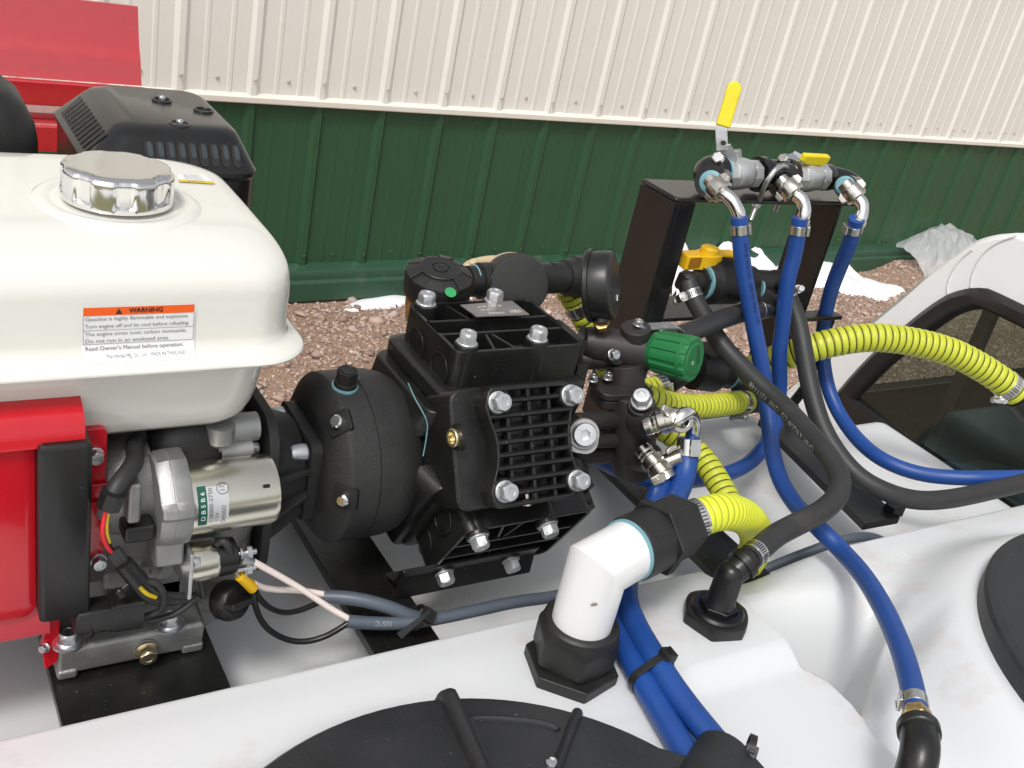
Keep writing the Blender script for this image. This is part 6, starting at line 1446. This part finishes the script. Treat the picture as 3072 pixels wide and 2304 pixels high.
# lower ball valve that joins the yellow hoses
lv_ = thing('hose_valve', 'black plastic valve with teal sealant joining the yellow hoses', 'valve', VX(1560, 850, .86))
c = VX(1530, 800, .875); d = V((1,-.05,-.12)).normalized()
mb = MB(); mb.lathe(c - d*.05, d, [(0,.016),(.02,.018),(.022,.027),(.060,.028),(.064,.022),(.085,.021),(.086,.0175),(.108,.017)], 40)
elbow_tube(mb, [c+d*.05, VX(1600,838,.856), VX(1625,856,.835), VX(1640,868,.826), VX(1602,870,.812)], .0128)
mb.cyl(VX(1625,862,.833), VX(1660,880,.84), .013); mb.cyl(c, VX(1610,806,.925), .0145); mb.cyl(c-d*.03, VX(1442,832,.84), .0125)
mb.box(c.x-.02, c.x+.03, .86, .90, c.z+.018, c.z+.030)
mb.build('valve_body', M['blkm'], lv_, bevel=.0015, smooth=40)
mb = MB(); mb.ring(c + d*.0345, d, .0226, .015, .0028, 32); mb.build('sealant_ring', M['teal'], lv_)
# suction strainer behind the pump
stn = thing('suction_strainer', 'black suction strainer with tan ring behind the oil cup', 'strainer', VX(1110, 640, .88))
c = VX(1122, 614, .835); fd = (TOCAM(c)*.75 + V((0,-.3,.1))).normalized()
mb = MB(); mb.lathe(c - fd*.055, fd, [(0,.033),(.03,.033),(.032,.032),(.052,.032),(.055,.0305),(.0555,.024),(.0555,.001)], 48)
dx = V((1,.02,0))
mb.lathe(VX(1010,608,.865), VX(1215,600,.862)-VX(1010,608,.865), [(0,.0165),(.012,.0165),(.013,.0195),(.035,.0195),(.036,.017),(.120,.017),(.121,.020),(.133,.0215),(.134,.0235),(.143,.0235),(.1435,.016)], 36)
elbow_tube(mb, [VX(1190,592,.862), VX(1212,592,.862), VX(1228,598,.866), VX(1236,616,.869), VX(1246,640,.869)], .0128)
mb.build('strainer_body', M['blkm'], stn, smooth=32)
mb = MB(); cr2 = c - fd*.040 + V((-.028,.005,.004)); mb.lathe(c - fd*.062 , fd, [(0,.030),(.0,.0335),(.010,.0335),(.012,.0305)], 48)
for an in (60, 150, 240, 330): pass
ex_ = V(CR); ey_ = V(CU)
tr_ = mb.build('tan_ring', M['tan'], stn, smooth=35)
mb = MB(); mb.tube(smoothline([VX(1005,588,.905), VX(1012,575,.905), VX(1035,567,.905), VX(1060,563,.905), VX(1080,563,.905)], .003), .0058, 10); mb.build('ring_nut', M['tan'], stn, smooth=50)
for u, v in ((1024, 570), (1075, 563)):
    mb = MB(); mb.sphere(VX(u, v, .903), .0062, 10, 8, (1.3,.9,1)); mb.build('ring_lug', M['tan'], stn)
mb = MB(); mb.ring(VX(1021,606,.866), (1,0,0), .0172, .010, .0014, 32); mb.build('sealant_ring', M['teal'], stn)
# ================================================================== OUTLET VALVES (nickel)
def outlet(a, b, label, tail=None):
    A0, B0 = V(a), V(b); d = (B0-A0).normalized(); L = (B0-A0).length
    o = thing('outlet_valve', label, 'valve', A0, 'nickel outlet valves on the regulator')
    mb = MB(); mb.lathe(A0, d, [(-.004,.0092),(.002,.0098),(.004,.0088),(.007,.0098),(.009,.0088),(.011,.0105),(.0112,.0128),(.019,.0128),(.0195,.0108),(L*.55,.0112),(L*.56,.0128),(L*.80,.0128),(L*.82,.0115),(L,.0105)], 28); mb.build('valve_body', M['nickel'], o, smooth=30)
    return o, A0, d, L
o1, A0, d1, L1_ = outlet(VX(1402,920,.668), VX(1468,900,.652), 'upper nickel outlet valve with curved barb and blue hose')
mb = MB(); q = VX(1470, 908, .650); fd = TOCAM(q)*.8 + V(CR)*.4; mb.ring(q - fd.normalized()*.006, fd, .0125, .0075, .010, 32); mb.build('swivel_eye', M['nickel'], o1, bevel=.001)
mb = MB(); mb.tube(smoothline([VX(1462,912,.648), VX(1470,900,.648), VX(1482,893,.650), VX(1495,900,.655), VX(1499,920,.658), VX(1494,945,.659), VX(1489,968,.655)], .003), .0070, 20); mb.build('barb_tube', M['chrome'], o1, smooth=60)
mb = MB(); strap(mb, [VX(1430,880,.655), VX(1438,888,.655), VX(1450,895,.655)], [.0035,.005,.006], .0022, V(CU)); mb.build('valve_lever', M['nickel'], o1, bevel=.001)
o2, A0, d2, L2_ = outlet(VX(1392,975,.678), VX(1445,1040,.640), 'lower nickel outlet valve pointing down with raised lettering')
fo = lambda x, y: None
mb = MB(); q = VX(1421,1032,.640); strap(mb, [VX(1408,1042,.640), VX(1424,1034,.638), VX(1436,1028,.640)], [.0045,.0055,.004], .0022, V(CU)); mb.build('valve_lever', M['nickel'], o2, bevel=.001)
mb = MB(); strap(mb, [VX(1440,980,.66), VX(1452,972,.66), VX(1462,968,.66)], [.003,.005,.004], .002, V(CU)); mb.build('wing_lug', M['nickel'], o2, bevel=.001)
mb = MB(); mb.cyl(VX(1435,1000,.658), VX(1470,985,.652), .0085); mb.build('barb_tube', M['nickel'], o2)
# ================================================================== PVC ELBOW AND TANK FITTINGS
bz = tank_h(.508, .527)
PX, PY_ = .508, .527
bf = thing('bulkhead_fitting', 'big black hexagonal bulkhead fitting on the tank under the white elbow', 'tank fitting', (PX, PY_, bz))
hexp = lambda r, rot=0: [(r*math.cos(PI*k/3+rot), r*math.sin(PI*k/3+rot)) for k in range(6)]
mb = MB(); mb.prism(hexp(.043, .25), (PX-.002, PY_-.004, bz-.002), (1,0,0), (0,1,0), (0,0,1), 0, .013); mb.build('bulkhead_nut', M['blkm'], bf, bevel=.0015)
mb = MB(); mb.lathe((PX, PY_, bz+.0105), (0,0,1), [(0,.034),(.004,.034)], 40); mb.build('gasket', M['dark'], bf)
n = 72; mb = MB(); rings = []
hr_ = lambda a, R: R*math.cos(PI/6)/math.cos(((a-.12) % (PI/3))-PI/6)
for h, k, R in ((.014,0,.0385),(.0345,0,.0385),(.0400,.55,.0372),(.0445,1,.0350),(.0500,1,.0338),(.0520,1,.0318),(.0520,1,.0272),(.045,1,.0262)):
    rings.append([V((PX + (hr_(2*PI*j/n, .0385)*(1-k) + R*k)*math.cos(2*PI*j/n), PY_ + (hr_(2*PI*j/n, .0385)*(1-k) + R*k)*math.sin(2*PI*j/n), bz+h)) for j in range(n)])
mb.loft(rings); mb.build('hex_adapter', M['blkm'], bf, smooth=30)
pe = thing('pvc_elbow', 'white PVC pipe elbow rising from the bulkhead fitting', 'pipe elbow', (PX, PY_, bz+.045))
PT = A(1359, 1188, y=.541); ez = PT.z; ry = .0268
mb = MB(); hdir = V((PT.x-PX, PT.y-PY_, 0)).normalized(); n = 40; rings = []
c0 = V((PX, PY_, ez))
side_ = V((-hdir.y, hdir.x, 0))
def ringa(c, d, r, up):
    return [c + side_*r*math.cos(2*PI*k/n) + up*r*math.sin(2*PI*k/n) for k in range(n)]
rings = [ringa(V((PX,PY_,bz+.040)), None, ry*.985, hdir*-1)]
rings.append(ringa(V((PX,PY_,ez-.040)), None, ry, hdir*-1))
rings.append(ringa(V((PX,PY_,ez-.0255)), None, ry, hdir*-1))
rings.append(ringa(c0, None, 1.0, hdir))
rings[-1] = [c0 + side_*ry*math.cos(2*PI*k/n) + (V((0,0,1)) - hdir)*ry*math.sin(2*PI*k/n) for k in range(n)]
rings.append(ringa(c0 + hdir*.030, None, ry, V((0,0,1)))); Lp = (V((PT.x,PT.y,ez))-c0).length
rings.append(ringa(c0 + hdir*(Lp+.004), None, ry, V((0,0,1))))
mb.loft(rings); mb.build('elbow_body', M['pvc'], pe, smooth=30, bevel=.003)
mb = MB(); q = A(1292, 1305, y=PY_-.024); mb.sphere(q + V((0,.0012,0)), .0035, 10, 6, (2.0,.45,.6)); mb.build('dirt_smudge', mat('grey_smudge', srgb(150,138,128), .8), pe)
cp_ = thing('hose_coupling', 'black hexagonal coupling between white elbow and bright yellow hose', 'pipe coupling', c0 + hdir*Lp)
d = (A(1478, 1126, y=.556) - V((PT.x,PT.y,ez))); d = V((d.x, d.y, d.z*.6)).normalized(); c1 = V((PT.x, PT.y, ez))
LC = (A(1478, 1126, y=.556)-c1).length
mb = MB(); mb.lathe(c1, d, [(0,.0290),(.003,.0298),(LC*.50,.0298)], 40); mb.build('socket_end', M['blkm'], cp_, bevel=.001)
mb = MB(); mb.ring(c1 - d*.0035, d, .0284, .022, .005, 40); mb.build('sealant_ring', M['teal'], cp_)
mb = MB(); mb.M = frame(c1 + d*LC*.42, d, (0,0,1)); mb.prism(hexp(.0360, .3), (0,0,0), (1,0,0), (0,1,0), (0,0,1), 0, .010); mb.prism(hexp(.0300, .3), (0,0,0), (1,0,0), (0,1,0), (0,0,1), .010, LC*.58); mb.M = Matrix.Identity(4); mb.build('hex_end', M['blkm'], cp_, bevel=.0018)
# tank fitting with elbow for the printed rubber hose
fx, fy = A(1545, 1330, z=1.404)[0:2]; fz = tank_h(fx, fy)
tf = thing('tank_elbow_fitting', 'black hose elbow fitting screwed into the tank beside the groove', 'tank fitting', (fx, fy, fz))
mb = MB(); n = 72; rings = []
for h, R, k in ((0,.0335,1.0),(.010,.0335,.55),(.0135,.032,.35),(.0145,.0285,0)):
    rings.append([V((fx + (R*(1-.0)-k*(R-hr_(2*PI*j/n+.35, R)))*math.cos(2*PI*j/n), fy + (R-k*(R-hr_(2*PI*j/n+.35, R)))*math.sin(2*PI*j/n), fz+h-.001)) for j in range(n)])
mb.loft(rings); mb.lathe((fx, fy, fz+.013), (0,0,1), [(0,.0265),(.0015,.0265),(.004,.0245),(.004,.021),(.0015,.0205)], 48); nu = mb.build('flange_nut', M['blk'], tf, smooth=30)
mb = MB(); mb.prism(hexp(.0190, .2), (fx, fy, fz), (1,0,0), (0,1,0), (0,0,1), .0135, .022); mb.build('hex_nut', M['blk'], tf, bevel=.001)
E1 = V((fx, fy, A(1577, 1243, y=fy).z)); he = PK1[-1]
hz_ = E1.z - fz; mb = MB(); mb.lathe((fx, fy, fz+.020), (0,0,1), [(0,.0150),(.003,.0150),(.0045,.0138),(hz_-.020,.0136),(hz_-.016,.0132),(hz_-.011,.0112),(hz_-.0075,.008),(hz_-.006,.003)], 32); d = (he-E1).normalized(); Le = (he-E1).length; mb.lathe(E1, d, [(-.004,.010),(.004,.0130),(Le*.55,.0130),(Le*.56,.0158),(Le*.85,.0158),(Le*.9,.0135),(Le+.003,.0125)], 32)
mb.build('elbow_body', M['blk'], tf, smooth=50)
mb = MB(); mb.ring((fx, fy, fz+.0148), (0,0,1), .0215, .0195, .0012, 40); mb.build('sealant_ring', M['navy'], tf)
# brass nut and elbow at lower right
ba = PA[-1]; d = (PA[-1]-PA[-5]).normalized(); eb = A(1992, 1612, z=1.452)
bn = thing('tank_barb_elbow', 'black rubbery elbow with brass nut below the blue hose, lower right', 'tank fitting', A(2000, 1690, z=1.40))
mb = MB(); mb.lathe(ba - d*.006, d, [(0,.0105),(.003,.0122),(.013,.0122),(.014,.0105)], 6); mb.build('brass_nut', M['brass'], bn, bevel=.0008)
mb = MB(); b2 = ba + d*.007; mb.cyl(b2, b2+d*.012, .0098); mb.build('brass_collar', M['brass'], bn)
b3 = b2 + d*.009
mb = MB(); mb.tube(smoothline([b3, b3+d*.012, b3+d*.028+V((0,0,-.004)), b3+d*.040+V((0,0,-.022)), b3+d*.046+V((0,0,-.060))], .003), .0150, 28); mb.lathe(b3-d*.001, d, [(0,.0148),(.001,.0168),(.009,.0168),(.0105,.0152)], 32); mb.build('elbow_body', M['blk'], bn, smooth=45)
# ================================================================== ZIP TIES AND CABLES
def strip_loop(center, d, pts2, wd, th):
    """flat strap following the 2D closed outline pts2 in the plane normal to d"""
    pass
def zip_tie(label, c, d, rx, ry_, roll, head_ang, w=.0058, tail=.012, hs_=.0048):
    c = V(c); d = V(d).normalized(); fm = frame(c, d, CU)
    e1 = V((fm[0][0], fm[1][0], fm[2][0])); e2 = V((fm[0][1], fm[1][1], fm[2][1])); cr, sr = math.cos(roll), math.sin(roll); a1 = e1*cr+e2*sr; a2 = -e1*sr+e2*cr
    o = thing('zip_tie', label, 'cable tie', c, 'black cable ties')
    n = 40; R = []
    for k in range(n):
        a = 2*PI*(k+.5)/n; p = c + a1*rx*math.cos(a) + a2*ry_*math.sin(a); nn = (a1*math.cos(a)/rx + a2*math.sin(a)/ry_).normalized()
        p = c + a1*((rx-ry_)*(1 if math.cos(a) > 0 else -1) + ry_*math.cos(a)) + a2*ry_*math.sin(a); nn = (a1*math.cos(a) + a2*math.sin(a)); R.append([p - d*w/2, p + d*w/2, p + d*w/2 + nn*.0014, p - d*w/2 + nn*.0014])
    mb = MB(); mb.loft(R, closed=True); mb.build('strap', M['blkm'], o, bevel=.0003)
    a = head_ang; p = c + a1*rx*math.cos(a) + a2*ry_*math.sin(a); nn = (a1*math.cos(a)/rx + a2*math.sin(a)/ry_).normalized(); t = d.cross(nn)
    mb = MB(); h = hs_; mb.loft([[p + nn*(z) + d*x + t*y for x, y in rrect(-h, h, -h, h, .001, 2)] for z in (0, .0075)]); mb.build('tie_head', M['blkm'], o, bevel=.0006)
    mb = MB(); mb.loft([[p + nn*z + d*x + t*y for x, y in ((-.0026,-.0008),(.0026,-.0008),(.0026,.0008),(-.0026,.0008))] for z in (.007, .007+tail*.35)]); mb.build('tie_tail', M['blkm'], o, bevel=.0003)
    mb = MB(); mb.loft([[p + nn*z + d*x + t*y for x, y in rrect(-h*.55, h*.55, -h*.4, h*.4, .0006, 2)] for z in (.0074, .0077)]); mb.build('tie_slot', M['dark'], o)
    return o
def nearest(P, u, v):
    s = path_s(P, u, v); L = 0
    for i in range(1, len(P)):
        L += (P[i]-P[i-1]).length
        if L >= s: return i
    return len(P)-2
i = nearest(PD, 1425, 1443); j = nearest(PE, 1383, 1460); cc3 = (PD[i]+PE[j])/2; dv = (PD[i]-PE[j]); dd = (PD[i+1]-PD[i-1]).normalized()
dv = dv - dd*dv.dot(dd); fm = frame(cc3, dd, CU); e1 = V((fm[0][0], fm[1][0], fm[2][0])); e2 = V((fm[0][1], fm[1][1], fm[2][1]))
zip_tie('cable tie binding the pair of blue hoses on the tank', cc3, dd + V(CR)*.15, dv.length/2+RB4+.0006, RB4+.0006, math.atan2(dv.dot(e2), dv.dot(e1)), .55, w=.0072, hs_=.0062)
i = nearest(PD, 1575, 1640); zip_tie('cable tie beside the lid hinge', A(1632, 1606, z=1.425)-V((.004,0,.008)), (.6,-.7,0), .013, .011, .0, 1.2)
# grey cables with split ends
def grey(name, label, pts, r, n=16, grp='grey power cables'):
    P = relax(smoothline(pts, .005), 3); mb = MB(); mb.tube(P, r, n); o = mb.build(name, M['cable'], smooth=60); tag(o, label, 'cable', grp); return o, P
YC = [(753,1341,.625),(800,1344,.618),(850,1346,.612),(900,1345,.608),(950,1338,.604),(1010,1327,.602)]
zc = 1.4
g1o, PG1 = grey('power_cable', 'grey cable with 105 C print running right under the white elbow', [VX(750,1342,.640), VX(800,1346,.634), VX(850,1347,.628), VX(900,1343,.624), VX(960,1333,.622), VX(1040,1316,.622), VX(1110,1301,.624), VX(1190,1290,.626), VX(1235,1285,.628), V((.585,.645,1.315)), V((.65,.655,1.290)), V((.80,.655,1.290)), V((.90,.642,1.330)), V((.97,.628,1.358)), V((1.02,.630,1.356)), V((1.07,.640,1.338)), V((1.12,.65,1.312))], .0060)
g2o, PG2 = grey('power_cable', 'upper grey cable with pale and black wires crossing the cross rail', [VX(702,1289,.665), VX(750,1291,.655), VX(800,1300,.645), VX(850,1315,.636), VX(890,1332,.630), VX(930,1337,.626)], .0062)
wrap_text(g1o, PG1, .006, '105°C', .0062, path_s(PG1, 842, 1349), TOCAM(PG1[10]), M['printgrey'], flip=True)
for pts, r, m, par, lab in (([(752,1336,.640),(715,1315,.645),(660,1278,.650),(610,1248,.652),(560,1220,.652),(545,1212,.652)], .0028, 'whitewire', g1o, None),
                     ([(752,1346,.640),(730,1360,.640),(700,1376,.642),(660,1386,.645),(620,1382,.648),(580,1360,.650),(558,1328,.652),(548,1290,.653),(547,1262,.654)], .0027, 'blk', g1o, None),
                     ([(704,1285,.665),(680,1280,.667),(640,1275,.667),(600,1274,.665),(570,1270,.660),(548,1260,.655)], .0028, 'whitewire', g2o, None),
                     ([(704,1295,.665),(680,1305,.665),(650,1318,.663),(615,1324,.660),(585,1315,.657),(565,1298,.655),(552,1278,.654)], .0026, 'blk', g2o, None)):
    mb = MB(); mb.tube(relax(smoothline([VX(*q) for q in pts], .004), 2), r, 12); mb.build('pale_wire' if m == 'whitewire' else 'black_wire', M[m], par, smooth=60)
mb = MB(); a, b = VX(546,1213,.652), VX(520,1208,.650); mb.tube([a, a.lerp(b,.5), b], [.0030,.0042,.0040], 14); mb.build('crimp_lug', M['zinc'], g1o, smooth=40)
mb = MB(); mb.tube([VX(552,1216,.652), VX(541,1211,.652)], .0022, 10); mb.build('copper_strands', M['copper'], g1o)
mb = MB(); mb.tube([VX(517,1245,.652), VX(530,1255,.653), VX(546,1270,.655)], [.0040,.0046,.0050], 16); mb.build('crimp_sleeve', M['yelpl'], g2o, smooth=40)
mb = MB(); mb.tube(smoothline([VX(517,1245,.652), VX(508,1236,.652), VX(503,1222,.652), VX(505,1208,.652)], .002), .0014, 8); mb.build('terminal_tongue', M['zinc'], g2o)
mb = MB(); mb.tube(smoothline([VX(535,1222,.651), VX(532,1240,.651), VX(534,1250,.652)], .002), .0012, 8); mb.build('terminal_tongue', M['zinc'], g2o)
i = nearest(PG1, 905, 1343); 
zip_tie('cable tie holding the two grey cables together', PG1[i]+V((0,.002,.003)), (V((1,-.05,0))*.8+V(CU)*-.45+V(CR)*-.25), .0112, .0090, .4, .9, tail=.004, w=.0058, hs_=.0060)
zt_ = bpy.data.objects[[o.name for o in bpy.data.objects if o.name.startswith('zip_tie')][-1]]
mb = MB(); strap(mb, [VX(928,1320,.606), VX(910,1336,.601), VX(885,1356,.598), VX(862,1374,.598)], .0036, .0008, V(CR)*.6+V(CU)*.8); mb.build('loose_strap', M['blkm'], zt_, bevel=.0003)
